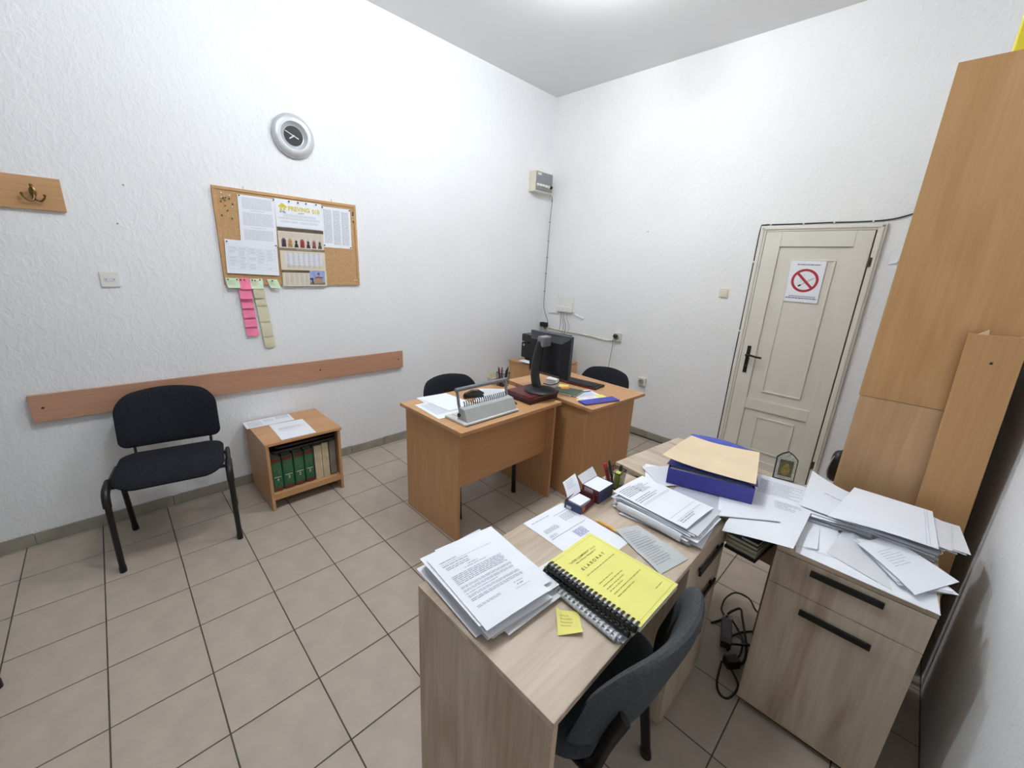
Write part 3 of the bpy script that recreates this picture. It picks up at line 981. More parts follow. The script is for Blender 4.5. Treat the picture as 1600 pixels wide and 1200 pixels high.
    bm = new()
    for k in range(5):
        s.words(bm, 0.06 + k * 0.11, 0.13 + k * 0.11, 0.22, 0.95, 9, r, wl=(0.02, 0.05), gap=0.01)
    part('printed_text', bm, M_INK, lf, kind='stuff')
    bm = new(); s.quad(bm, 0.60, 0.955, 0.02, 0.90)
    pic = part('church_picture', bm, mat('picture_sky', (160, 172, 222), 0.7, var=0.15, scale=40), lf)
    bm = new(); s.quad(bm, 0.60, 0.955, 0.76, 0.90, 0.0010)
    part('picture_grass', bm, mat('picture_grass', (116, 120, 84), 0.8), pic)
    bm = new(); s.poly(bm, [(0.70, 0.84), (0.70, 0.55), (0.76, 0.42), (0.90, 0.44), (0.905, 0.80)], 0.0013); s.quad(bm, 0.78, 0.83, 0.22, 0.43, 0.0013)
    part('picture_church', bm, mat('picture_church', (190, 150, 130), 0.8, var=0.2, scale=150), pic)
    bm = new(); s.poly(bm, [(0.77, 0.24), (0.805, 0.12), (0.84, 0.24)], 0.0015); s.poly(bm, [(0.69, 0.52), (0.76, 0.40), (0.905, 0.42), (0.91, 0.48), (0.77, 0.46)], 0.0016)
    s.poly(bm, [(0.60, 0.50), (0.68, 0.46), (0.685, 0.84), (0.65, 0.84), (0.645, 0.60), (0.60, 0.60)], 0.0014)
    part('picture_roof', bm, mat('picture_dark', (72, 62, 74), 0.8), pic)
calendar()

# notes pinned under the board
M_NOTEG = mat('pale_green_paper', (214, 232, 200), 0.8, var=0.03)
M_PINK = mat('pink_paper', (246, 132, 168), 0.8, var=0.05)
M_CREAMN = mat('cream_slip', (220, 214, 184), 0.8, var=0.05)
r = random.Random(31)
for (TL, TR, BR, BL, lab, x) in (((-3.147, 1.468), (-3.076, 1.466), (-3.070, 1.404, .012), (-3.142, 1.406, .010), 'pale green note pinned leftmost under the cork board', 0.020),
                              ((-3.012, 1.462), (-2.938, 1.464), (-2.942, 1.398, .018), (-3.014, 1.400, .012), 'pale green note pinned above the cream paper strip', 0.022),
                              ((-2.912, 1.462), (-2.848, 1.460), (-2.832, 1.402, .014), (-2.896, 1.404, .010), 'pale green note pinned closest to the calendar', 0.018)):
    s = wsheet(TL, TR, BR, BL, x, curl=lambda u, v: 0.004 * math.sin(PI * v) * (u - .5))
    paper('sticky_note', s, M_NOTEG, lab, 'note', 'notes hanging from the cork board', [(text_rows(s, [(0.12, 0.85, 0.25, 0.75, 4, dict(ragged=.5))], 40), mat('green_ink', (176, 196, 166), 0.8))], 6, 6)
t = thing('note_strip', 'chain of overlapping pink notes hanging below the cork board', 'note', (0.02, -3.06, 1.09), 0, 'notes hanging from the cork board')
for k in range(6):
    z1 = 1.468 - k * 0.0625
    y0 = -3.086 + 0.003 * k + (0.0 if k else 0.012)
    s = wsheet((y0, z1), (y0 + 0.070 - (0.012 if k == 0 else 0), z1), (y0 + 0.073 - (0.010 if k == 0 else 0), z1 - 0.072, .006), (y0 + 0.002, z1 - 0.072, .006), 0.0165 + 0.0012 * (6 - k) - (0.012 if k > 1 else 0), curl=lambda u, v: 0.006 * v * v)
    part('pink_note', s.mesh(new(), 5, 6), M_PINK, t, smooth=True)
t = thing('paper_strip', 'cream paper strip of joined slips hanging beside the pink notes', 'note', (0.012, -2.98, 0.99), 0, 'notes hanging from the cork board')
zs = [1.452, 1.345, 1.290, 1.180, 1.075, 1.000]
for k in range(5):
    y0 = -3.006 + 0.008 * k
    s = wsheet((y0, zs[k]), (y0 + 0.066, zs[k]), (y0 + 0.070, zs[k + 1] - 0.006, .004), (y0 + 0.006, zs[k + 1] - 0.006, .004), 0.008 + 0.0012 * (5 - k) + (0.012 if k == 0 else 0), curl=lambda u, v: 0.004 * math.sin(PI * v))
    part('slip', s.mesh(new(), 5, 6), M_CREAMN, t, smooth=True)

# push pins
PIN = {}
def pin(y, z, colname, col, where, x=0.0135):
    if colname not in PIN:
        bm = lathe(new(), [(0, 0.0), (0.0042, 0.0), (0.0046, 0.0012), (0.0024, 0.003), (0.0024, 0.0065), (0.0040, 0.008), (0.0040, 0.0095), (0, 0.0102)], 10, Matrix.Rotation(PI / 2, 4, 'Y'))
        PIN[colname] = mesh_of('push_pin', bm, mat('pin_' + colname, col, 0.35), True)
    o = bpy.data.objects.new('push_pin', PIN[colname])
    COL.objects.link(o)
    o.location = (x, y, z)
    tag(o, '%s push pin %s' % (colname, where), 'push pin', 'push pins on the cork board')
WHT, GRN, RED, BLK = ('white', (232, 230, 220)), ('green', (74, 92, 52)), ('red', (150, 44, 36)), ('black', (40, 42, 46))
free = 'stuck loose in the upper left corner of the cork board'
for (px, py, c) in ((-3.105, 1.972, WHT), (-3.108, 1.944, WHT), (-3.062, 1.962, WHT), (-3.066, 1.944, GRN), (-3.085, 1.946, GRN), (-3.098, 1.943, BLK), (-3.090, 1.930, GRN), (-3.112, 1.922, RED),
                    (-3.092, 1.900, RED), (-3.052, 1.912, BLK), (-3.057, 1.898, WHT), (-3.082, 1.872, GRN), (-3.116, 1.842, GRN), (-3.064, 1.828, GRN)):
    pin(px, py, *c, free)
for (px, py, c, w, x) in ((-3.012, 1.970, GRN, 'holding the text-filled notice', .0165), (-2.818, 1.970, GRN, 'between notice and calendar', .0185),
                       (-2.725, 1.972, BLK, 'along the top edge of the calendar', .0185), (-2.668, 1.971, BLK, 'along the top edge of the calendar', .0185), (-2.615, 1.972, GRN, 'along the top edge of the calendar', .0185), (-2.548, 1.974, GRN, 'at the right end of the calendar top', .0185),
                       (-2.506, 1.964, BLK, 'at a corner of the name list', .0165), (-2.310, 1.964, BLK, 'at a corner of the name list', .0165), (-2.510, 1.706, BLK, 'at a corner of the name list', .0165), (-2.316, 1.700, BLK, 'at a corner of the name list', .0165),
                       (-2.283, 1.952, BLK, 'in the row at the right frame of the cork board', .0125), (-2.283, 1.938, BLK, 'in the row at the right frame of the cork board', .0125), (-2.283, 1.922, WHT, 'in the row at the right frame of the cork board', .0125), (-2.283, 1.906, WHT, 'in the row at the right frame of the cork board', .0125), (-2.283, 1.888, BLK, 'in the row at the right frame of the cork board', .0125),
                       (-2.298, 1.462, WHT, 'in the lower right corner of the cork board', .0125), (-2.282, 1.462, WHT, 'in the lower right corner of the cork board', .0125),
                       (-3.112, 1.690, GRN, 'holding the timetable sheet', .019), (-2.834, 1.682, GRN, 'holding the timetable sheet', .019),
                       (-3.086, 1.458, RED, 'at the top of the pink note chain', .025), (-3.066, 1.456, RED, 'at the top of the pink note chain', .026), (-3.045, 1.456, RED, 'at the top of the pink note chain', .026),
                       (-3.000, 1.455, BLK, 'on the note above the cream strip', .024), (-2.985, 1.452, BLK, 'on the note above the cream strip', .024), (-2.955, 1.456, BLK, 'on the note above the cream strip', .024),
                       (-2.880, 1.452, BLK, 'on the green note nearest the calendar', .020), (-3.135, 1.458, GRN, 'on the leftmost green note', .022)):
    pin(px, py, *c, w, x)

# ================================================================== BEECH DESKS
def beech_desk_b():
    t = thing('beech_desk', 'beech desk with the binding machine and an open modesty panel', 'desk', (1.27, -2.03, 0))
    part('desk_top', bx(0.962, 1.600, -2.476, -1.600, 0.723, 0.745, bev=0.002), M_BEECHY, t)
    part('end_panel', bx(0.985, 1.535, -2.448, -2.426, 0, 0.7228, bev=0.001), M_BEECHZ, t)
    part('end_panel', bx(0.985, 1.572, -1.644, -1.622, 0, 0.7228, bev=0.001), M_BEECHZ, t)
    part('modesty_panel', bx(1.488, 1.506, -2.4258, -1.6442, 0.345, 0.7228, bev=0.001), M_BEECHY, t)
beech_desk_b()
def beech_desk_c():
    # stands square to the back wall, turned a few degrees
    t = thing('beech_desk', 'beech corner desk with keyboard and blue notebook in front of the back wall', 'desk', (1.827, -1.580, 0), math.radians(-3.5))
    def P(n, bm, m): return part(n, bm, m, t, local=True)
    P('desk_top', bx(-0.86, 0.0, 0.012, 0.66, 0.723, 0.745, bev=0.002), M_BEECHX)
    P('end_panel', bx(-0.072, -0.050, 0.03, 0.60, 0, 0.7228, bev=0.001), M_BEECHZ)
    P('end_panel', bx(-0.82, -0.798, 0.10, 0.60, 0, 0.7228, bev=0.001), M_BEECHZ)
    P('modesty_panel', bx(-0.798, -0.0722, 0.045, 0.063, 0.0, 0.7228, bev=0.001), M_BEECHZ)
    return t
desk_c = beech_desk_c()

# printer cabinet and printer in the far corner
t = thing('printer_cabinet', 'low beech cabinet in the far corner carrying the printer', 'cabinet', (0.40, -0.42, 0))
part('body', bx(0.165, 0.66, -0.690, -0.14, 0.0, 0.632, bev=0.001), M_BEECHZ, t)
part('top_panel', bx(0.155, 0.67, -0.700, -0.13, 0.632, 0.650, bev=0.002), M_BEECHX, t)
part('door', bx(0.661, 0.677, -0.685, -0.145, 0.03, 0.625, bev=0.001), M_BEECHZ, t)
t = thing('printer', 'black multifunction printer behind the monitor', 'printer', (0.45, -0.47, 0.6505))
part('body', bx(0.285, 0.655, -0.640, -0.26, 0.700, 0.862, bev=0.010), M_BLACK, t)
part('base', bx(0.305, 0.640, -0.600, -0.27, 0.6505, 0.702, bev=0.006), M_BLACK, t)
part('scanner_lid', bx(0.290, 0.655, -0.645, -0.25, 0.872, 0.952, bev=0.010), mat('dark_grey_plastic', (34, 35, 39), 0.4), t)
part('scanner_neck', bx(0.33, 0.64, -0.60, -0.27, 0.860, 0.874), M_BLACK, t)
part('output_tray', bx(0.335, 0.61, -0.70, -0.60, 0.668, 0.676, bev=0.002), M_BLACK, t)
part('badge', bx(0.312, 0.330, -0.6412, -0.6402, 0.825, 0.845, bev=0.0003), M_SILVER, t)
s = Sheet((0.345, -0.645, 0.681), (0.56, -0.645, 0.681), (0.565, -0.745, 0.680), (0.35, -0.745, 0.680), curl=lambda u, v: 0.012 * v * (1 - v))
paper('paper_sheet', s, M_PAPER, 'white sheet lying in the printer output tray', nu=6, nv=6)
s = Sheet((0.40, -0.35, 0.954), (0.61, -0.34, 0.954), (0.60, -0.62, 0.954), (0.39, -0.63, 0.954))
paper('paper_sheet', s, M_PAPER, 'white sheet left on the printer lid', nu=2, nv=2)

# ---- binding machine on the near beech desk
def binder():
    t = thing('binding_machine', 'grey comb binding machine with a row of pins and a bar handle', 'binding machine', (1.45, -2.19, 0.7455))
    M_G = mat('machine_grey', (172, 176, 176), 0.45, var=0.03)
    M_GL = mat('machine_light', (214, 214, 210), 0.45, var=0.03)
    part('base_plate', bx(1.352, 1.545, -2.405, -1.972, 0.7455, 0.760, bev=0.005), M_GL, t)
    part('rubber_feet_strip', bx(1.362, 1.549, -2.400, -1.977, 0.7452, 0.7475), M_BLACK, t)
    # wedge housing facing the room
    bm = prism(new(), [(1.535, 0.760), (1.500, 0.828), (1.455, 0.832), (1.440, 0.760)], 0, 0.395)
    bm.transform(Matrix(((1, 0, 0, 0), (0, 0, -1, -1.985), (0, 1, 0, 0), (0, 0, 0, 1))))
    part('housing', bm, M_G, t)
    part('paper_rest', bx(1.365, 1.440, -2.36, -2.01, 0.760, 0.764), M_GL, t)
    for k in range(21):
        y = -2.345 + k * 0.0165
        bm = new()
        tube(bm, [(1.462, y, 0.830), (1.462, y, 0.850), (1.452, y, 0.860)], 0.0022, 6, 0.0035)
        part('comb_pin', bm, M_BLACK, t, smooth=True)
    for y in (-2.372, -1.988):
        bm = tube(new(), [(1.462, y, 0.785), (1.440, y, 0.85), (1.425, y, 0.925)], 0.011, 8, 0.007)
        part('handle_arm', bm, mat('arm_grey', (128, 132, 136), 0.4), t, smooth=True)
    bm = tube(new(), [(1.425, -2.385, 0.928), (1.425, -1.975, 0.928)], 0.013, 10, 0.010)
    part('handle_bar', bm, mat('arm_grey', (128, 132, 136), 0.4), t, smooth=True)
    bm = lathe(new(), [(0, 0), (0.012, 0), (0.012, 0.006), (0, 0.006)], 12, Matrix.Translation((1.465, -2.386, 0.79)) @ Matrix.Rotation(PI / 2, 4, 'X'))
    part('pivot', bm, M_BLACK, t)
    sh = Sheet((1.524, -2.06, 0.790), (1.524, -2.02, 0.790), (1.530, -2.02, 0.778), (1.530, -2.06, 0.778), nrm=(0.9, 0, 0.45))
    bm = new(); sh.words(bm, 0, 1, 0.2, 0.9, 1, random.Random(1), wl=(.2, .3), gap=.1, off=0.001)
    part('maker_print', bm, M_INK, t)
binder()
zb = 0.7462
def flat(cx, cy, w, h, a, z, **k):
    """flat sheet of size w (reading direction) by h, turned by a"""
    u = Vector((math.cos(a), math.sin(a), 0)); v = Vector((math.sin(a), -math.cos(a), 0))
    c = Vector((cx, cy, z))
    return Sheet(c - u * w / 2 - v * h / 2, c + u * w / 2 - v * h / 2, c + u * w / 2 + v * h / 2, c - u * w / 2 + v * h / 2, **k)
for i, (cx, cy, a, lab, dz) in enumerate(((1.105, -2.255, 1.45, 'white page under the stack behind the binding machine', 0), (1.130, -2.225, 1.62, 'white page on top of the stack behind the binding machine', 0.003),
                                       (1.215, -2.335, 1.50, 'white page sticking out beside the binding machine', 0.0015), (1.235, -1.905, 0.6, 'printed page fanned out towards the pen cup', 0), (1.215, -1.880, 0.9, 'upper printed page near the dark red box', 0.002))):
    s = flat(cx, cy, 0.21, 0.297, a, zb + dz)
    paper('paper_sheet', s, M_PAPER, lab, 'paper', None, [(text_rows(s, [(0.12, 0.88, 0.1, 0.8, 22)], 60 + i), M_INKL)] if i != 1 else [], 3, 3)
# stapler behind the machine
t = thing('stapler', 'black stapler lying behind the binding machine', 'stapler', (1.165, -2.03, 0.7495))
bm = prism(new(), [(-0.07, 0), (0.07, 0), (0.07, 0.012), (0.02, 0.012), (-0.07, 0.012)], -0.016, 0.016)
RM = Matrix.Translation((1.165, -2.03, 0.7495)) @ Matrix.Rotation(1.2, 4, 'Z') @ Matrix.Rotation(PI / 2, 4, 'X')
bm.transform(RM); part('base', bm, M_BLACK, t)
bm = prism(new(), [(-0.07, 0.013), (-0.06, 0.03), (-0.01, 0.05), (0.045, 0.046), (0.072, 0.03), (0.072, 0.02)], -0.014, 0.014)
bm.transform(RM); part('arm', bm, mat('glossy_black', (24, 24, 26), 0.2), t)
# bulldog clip
bm = new()
tube(bm, bez([(1.405, -1.90, 0.749), (1.425, -1.885, 0.753), (1.445, -1.89, 0.749), (1.44, -1.91, 0.753), (1.42, -1.915, 0.749)], 4), 0.003, 6)
solo('key_ring', bm, M_BLACK, 'small black coiled key ring beside the dark red box', 'key ring', smooth=True)

# dark red box under the monitor
t = thing('flat_box', 'dark red flat box under the monitor foot', 'box', (1.40, -1.69, 0.7455))
RB = Matrix.Translation((1.405, -1.690, 0)) @ Matrix.Rotation(-0.02, 4, 'Z')
part('lid', bx(-0.115, 0.115, -0.145, 0.145, 0.775, 0.800, bev=0.003, M=RB), mat('dark_red', (96, 26, 30), 0.4, var=0.2), t)
part('tray', bx(-0.110, 0.110, -0.140, 0.140, 0.7455, 0.7752, bev=0.002, M=RB), mat('darker_red', (58, 18, 22), 0.5, var=0.2), t)
bm = bx(0.1152, 0.1156, -0.11, 0.09, 0.784, 0.788, M=RB)
part('edge_print', bm, mat('box_print', (150, 120, 120), 0.6), t)

# monitor, screen towards the back wall
def monitor():
    t = thing('monitor', 'black monitor seen from behind on a round foot', 'monitor', (1.44, -1.66, 0.8005))
    MB = mat('monitor_black', (26, 28, 34), 0.38, var=0.12)
    x0, x1, z0, z1, y = 1.195, 1.572, 0.868, 1.182, -1.500
    part('bezel', bx(x0, x1, y - 0.012, y + 0.012, z0, z1, bev=0.004), mat('bezel_grey', (74, 78, 86), 0.35), t)
    part('screen', bx(x0 + 0.015, x1 - 0.015, y + 0.0121, y + 0.0128, z0 + 0.02, z1 - 0.015), mat('screen_dark', (10, 10, 12), 0.1), t)
    bm = new()   # bulged back: frustum
    a = [(x0 + 0.006, z0 + 0.006), (x1 - 0.006, z0 + 0.006), (x1 - 0.006, z1 - 0.016), (x0 + 0.006, z1 - 0.016)]
    b = [(x0 + 0.04, z0 + 0.03), (x1 - 0.055, z0 + 0.03), (x1 - 0.055, z1 - 0.055), (x0 + 0.04, z1 - 0.055)]
    A = [bm.verts.new((p[0], y - 0.012, p[1])) for p in a]; B = [bm.verts.new((p[0], y - 0.055, p[1])) for p in b]
    bm.faces.new(A); bm.faces.new(list(reversed(B)))
    for i in range(4): bm.faces.new((A[i], A[(i + 1) % 4], B[(i + 1) % 4], B[i]))
    bk = part('back_shell', bm, MB, t)
    bm = new()
    for k in range(9):
        box(bm, 1.30 + k * 0.02, 1.308 + k * 0.02, y - 0.0558, y - 0.0548, 0.925, 0.955)
    part('vent_slots', bm, M_BLACKM, bk)
    # column leaning to the screen, hinge head, foot
    cx = 1.395
    bm = tube(new(), bez([(1.415, -1.660, 0.815), (1.385, -1.655, 0.90), (1.380, -1.640, 1.02), (cx - 0.005, -1.622, 1.12), (cx, -1.612, 1.160)], 5), [0.040 - 0.0006 * q for q in range(21)], 12, 0.022, up=(1, 0, 0))
    part('stand_column', bm, M_BLACK, t, smooth=True)
    bm = new()
    box(bm, cx - 0.024, cx + 0.034, -1.640, -1.552, 1.098, 1.172, bev=0.012)
    part('stand_head', bm, mat('head_grey', (136, 138, 142), 0.35, 0.2), t)
    bm = lathe(new(), [(0, 0.8005), (0.108, 0.8005), (0.112, 0.806), (0.104, 0.813), (0.05, 0.822), (0.0, 0.824)], 40, Matrix.Translation((1.452, -1.662, 0)))
    part('foot', bm, M_BLACK, t, smooth=True)
    bm = tube(new(), bez([(1.51, -1.53, 0.90), (1.525, -1.56, 0.86), (1.49, -1.60, 0.84), (1.44, -1.625, 0.845)], 6), 0.0035, 6)
    part('signal_cable', bm, M_CABLE, t, smooth=True)
monitor()

# keyboard
def keyboard():
    t = thing('keyboard', 'black keyboard with red front edge on the corner desk', 'keyboard', (1.36, -1.12, 0.7455), 0.10)
    def P(n, bm, m, pr=None): return part(n, bm, m, pr or t, local=True)
    w, h = 0.44, 0.15
    bd = P('body', bx(-w / 2, w / 2, -h / 2, h / 2, 0.0, 0.016, bev=0.004), M_BLACK)
    P('front_edge', bx(-w / 2 + 0.004, w / 2 - 0.004, -h / 2 - 0.003, -h / 2 + 0.002, 0.004, 0.012, bev=0.001), mat('key_red', (130, 26, 24), 0.4))
    kme = None
    for r in range(5):
        for c in range(20):
            if r == 0 and 5 <= c <= 8: continue
            x = -w / 2 + 0.018 + c * 0.0205; y = -h / 2 + 0.018 + r * 0.0235
            if kme is None:
                kme = mesh_of('key', box(new(), -0.0085, 0.0085, -0.0095, 0.0095, 0, 0.006, bev=0.0015), mat('key_black', (36, 37, 40), 0.5))
            o = bpy.data.objects.new('key', kme); COL.objects.link(o); o.parent = bd; o.location = (x, y, 0.0155)
    return t
keyboard()

# things on the corner desk
rc = math.radians(-3.5)
def obox(name, label, cat, cx, cy, a, w, h, z0, z1, m, bev=0.002, group=None):
    bm = bx(-w / 2, w / 2, -h / 2, h / 2, z0, z1, bev=bev, M=Matrix.Translation((cx, cy, 0)) @ Matrix.Rotation(a, 4, 'Z'))
    return solo(name, bm, m, label, cat, group)
def closed_book(name, label, cx, cy, a, w, h, z0, z1, m, group=None):
    t = thing(name, label, 'book', (cx, cy, z0), a, group)
    c = 0.0025
    bm = bx(-w / 2, w / 2, -h / 2, h / 2, 0, c, bev=0.0006)
    box(bm, -w / 2, w / 2, -h / 2, h / 2, z1 - z0 - c, z1 - z0, bev=0.0006)
    box(bm, -w / 2, -w / 2 + c, -h / 2, h / 2, c, z1 - z0 - c)
    part('cover', bm, m, t, local=True)
    part('page_block', bx(-w / 2 + c, w / 2 - 0.004, -h / 2 + 0.003, h / 2 - 0.003, c, z1 - z0 - c), M_PAGES, t, local=True)
    return t
closed_book('notebook', 'dark green closed notebook beside the monitor foot', 1.485, -1.395, 0.25, 0.20, 0.15, 0.7455, 0.762, mat('dark_green', (66, 86, 62), 0.5))
M_YELN = mat('yellow_note', (240, 228, 120), 0.8, var=0.03)
s = flat(1.395, -1.325, 0.076, 0.076, 0.5, 0.7635); paper('sticky_note', s, M_YELN, 'yellow sticky note lying on the green notebook', 'note', nu=2, nv=2)
s = flat(1.44, -1.365, 0.06, 0.05, 0.9, 0.7645); paper('sticky_note', s, mat('orange_note', (236, 140, 60), 0.8), 'orange sticky note lying on the green notebook', 'note', nu=2, nv=2)
obox('memo_block', 'white memo cube behind the monitor foot', 'memo block', 1.30, -1.345, 0.3, 0.085, 0.085, 0.7455, 0.805, M_PAPER)
s = flat(1.650, -1.345, 0.21, 0.297, 1.25, zb); paper('paper_sheet', s, M_PAPER, 'white page with a pink mark under the blue notebook', 'paper', None,
     [(text_rows(s, [(0.1, 0.9, 0.1, 0.5, 12)], 77), M_INKL), (lambda bm, s=s: [s.quad(bm, 0.35, 0.6, 0.55 + k * 0.03, 0.56 + k * 0.03) for k in range(2)], mat('pink_mark', (236, 130, 160), 0.8), 'pink_mark')], 3, 3)
s = flat(1.715, -1.28, 0.075, 0.10, 1.3, zb + 0.0015); paper('sticky_note', s, M_YELN, 'yellow sticky note at the edge of the blue notebook', 'note', nu=2, nv=2)
s = flat(1.672, -1.475, 0.05, 0.075, 1.2, zb + 0.0015); paper('sticky_note', s, mat('pale_yellow_note', (238, 232, 160), 0.8), 'pale yellow slip near the corner of the beech desks', 'note', nu=2, nv=2)
closed_book('notebook', 'blue closed notebook at the front edge of the corner desk', 1.758, -1.385, 1.25, 0.30, 0.085, 0.7475, 0.7565, mat('blue_cover', (58, 62, 172), 0.45))
def pen(p0, p1, z, r, mbody, mtip, label, group=None, cap=None):
    p0, p1 = Vector((*p0, z + r)), Vector((*p1, z + r))
    d = p1 - p0
    t = thing('pen', label, 'pen', (p0.x, p0.y, z), 0, group)
    part('barrel', tube(new(), [p0 + d * 0.10, p0 + d * 0.82], r, 10), mbody, t, smooth=True)
    part('tip', tube(new(), [p0 + d * 0.82, p0 + d * 0.94, p1], [r * 0.95, r * 0.5, r * 0.15], 10), mtip, t, smooth=True)
    part('push_button', tube(new(), [p0, p0 + d * 0.10], r * 0.6, 8), mtip, t, smooth=True)
    part('clip', tube(new(), [p0 + d * 0.10 + Vector((0, 0, r * 1.2)), p0 + d * 0.36 + Vector((0, 0, r * 1.2))], r * 0.25, 6), mtip, t, smooth=True)
    return t
pen((1.545, -1.330), (1.585, -1.215), 0.7457, 0.0042, mat('blue_plastic', (58, 130, 200), 0.35), M_SILVER, 'blue ballpoint pen between the green and blue notebooks')
pen((1.595, -1.42), (1.56, -1.47), 0.7480, 0.0035, mat('teal_plastic', (70, 140, 190), 0.35), M_SILVER, 'short light blue pencil beside the white page')

# pen cups: upright writing tools as their own things
def upright(x, y, z0, z1, dx, dy, r, m, label, group, flat_end=False, tip=None):
    bm = tube(new(), [(x, y, z0), (x + dx * 0.9, y + dy * 0.9, z0 + (z1 - z0) * 0.9), (x + dx, y + dy, z1)], [r, r, r * (0.9 if flat_end else 0.35)], 8)
    return solo('pen', bm, m, label, 'pen', group, smooth=True)
def mesh_cup(x, y, z, w, h, label, taper=0.85):
    t = thing('pen_cup', label, 'pen cup', (x, y, z))
    MW = mat('wire_mesh', (34, 34, 36), 0.4, 0.5, var=0.1)
    bm = new()
    n = 7
    def P(u, v, side):
        k = (taper + (1 - taper) * v) * w / 2
        a = [(-k, -k), (k, -k), (k, k), (-k, k)]
        p, q = a[side], a[(side + 1) % 4]
        return Vector((x + p[0] + (q[0] - p[0]) * u, y + p[1] + (q[1] - p[1]) * u, z + 0.003 + v * h))
    for side in range(4):
        for i in range(n):
            tube(bm, [P(i / n, 0, side), P(i / n, 1, side)], 0.0008, 4, cap=False)
        for j in range(1, 11):
            tube(bm, [P(0, j / 11, side), P(1, j / 11, side)], 0.0008, 4, cap=False)
    part('wire_wall', bm, MW, t, kind='stuff')
    rim = [P(0, 1, s) for s in range(4)]
    part('rim', tube(new(), rim, 0.0022, 6, closed=True), MW, t)
    k = taper * w / 2
    part('floor_plate', bx(x - k, x + k, y - k, y + k, z, z + 0.003, bev=0.001), MW, t)
    return t
mesh_cup(1.070, -1.662, 0.7457, 0.075, 0.10, 'black wire mesh pen cup on the beech desk beside the monitor')
cols = [((30, 30, 34), 'black pen leaning left in the cup by the monitor'), ((40, 46, 60), 'dark blue pen in the cup by the monitor'), ((214, 208, 206), 'white pen in the cup by the monitor'), ((214, 120, 140), 'pink marker in the cup by the monitor'),
        ((30, 30, 34), 'tall black pen at the back of the cup by the monitor'), ((70, 70, 76), 'grey pen in the cup by the monitor')]
for k, (c, lab) in enumerate(cols):
    a = k * 1.05
    upright(1.070 + 0.018 * math.cos(a), -1.662 + 0.018 * math.sin(a), 0.752, 0.885 + 0.008 * (k % 3), 0.02 * math.cos(a), 0.02 * math.sin(a), 0.0048, mat('pen_col_%d' % k, c, 0.4), lab, 'pens in the cup by the monitor')
# clear card holder next to it
t = thing('card_holder', 'pale plastic card holder with slips left of the pen cup', 'card holder', (0.995, -1.69, 0.7457))
part('tray', bx(0.965, 1.022, -1.725, -1.655, 0.7457, 0.80, bev=0.003), mat('smoky_plastic', (200, 190, 182), 0.3, var=0.05), t)
for k in range(3):
    part('slip', bx(0.972 + k * 0.016, 0.9735 + k * 0.016, -1.72, -1.66, 0.801, 0.838 - 0.006 * k), M_CREAMN, t)

# ================================================================== OAK DESKS AND CABINETS
def bar_handle(p, parent, axis, a0, a1, b, z, out):
    """flat black bar handle"""
    bm = new()
    if axis == 'x':      # on a face looking to -y
        box(bm, a0, a1, b - out, b - out + 0.008, z - 0.011, z + 0.011, bev=0.002)
        for a in (a0 + 0.02, a1 - 0.03): box(bm, a, a + 0.01, b - out + 0.007, b, z - 0.006, z + 0.006)
    else:                # on a face looking to +x
        box(bm, b + out - 0.008, b + out, a0, a1, z - 0.011, z + 0.011, bev=0.002)
        for a in (a0 + 0.02, a1 - 0.03): box(bm, b, b + out - 0.007, a, a + 0.01, z - 0.006, z + 0.006)
    part('handle', bm, M_BLACKM, parent, label='black bar handle')

t = thing('oak_desk', 'narrow oak desk covered with papers in the foreground', 'desk', (2.617, -2.70, 0))
NX0, NX1, NY0, NY1, NZ = 2.370, 2.865, -3.235, -2.172, 0.745
part('desk_top', bx(NX0, NX1, NY0, NY1, NZ - 0.018, NZ, bev=0.0012), M_OAKY, t)
part('end_panel', bx(NX0, NX1, NY0, NY0 + 0.018, 0.0, NZ - 0.0182, bev=0.0012), M_OAKZ, t)
part('edge_band', bx(NX1, NX1 + 0.0012, NY0 + 0.001, NY0 + 0.017, 0.001, NZ - 0.019), M_EDGE, t)
part('edge_band', bx(NX1, NX1 + 0.0012, NY0 + 0.001, NY1 - 0.001, NZ - 0.0175, NZ - 0.0005), M_OAKZ, t)
part('modesty_panel', bx(NX0 + 0.03, NX0 + 0.048, NY0 + 0.018, NY1 - 0.40, 0.30, NZ - 0.0182, bev=0.001), M_OAKZ, t)
py0, py1 = -2.545, NY1
part('pedestal_body', bx(NX0 + 0.01, NX1 - 0.018, py0, py1, 0.032, NZ - 0.0182, bev=0.001), M_OAKZ, t)
part('plinth', bx(NX0 + 0.04, NX1 - 0.05, py0 + 0.02, py1 - 0.02, 0.0, 0.0318), M_BLACK, t)
dr = part('drawer', bx(NX1 - 0.0178, NX1, py0 + 0.001, py1 - 0.002, 0.592, NZ - 0.021, bev=0.0012), M_OAKZ, t)
bar_handle(None, dr, 'y', -2.465, -2.245, NX1, 0.662, 0.015)
dr = part('pedestal_door', bx(NX1 - 0.0178, NX1, py0 + 0.001, py1 - 0.002, 0.034, 0.589, bev=0.0012), M_OAKZ, t)
bar_handle(None, dr, 'y', -2.465, -2.245, NX1, 0.505, 0.015)
part('edge_strip', bx(NX1 - 0.018, NX1 + 0.001, py0 + 0.001, py1 - 0.001, 0.030, 0.034), M_EDGE, t)

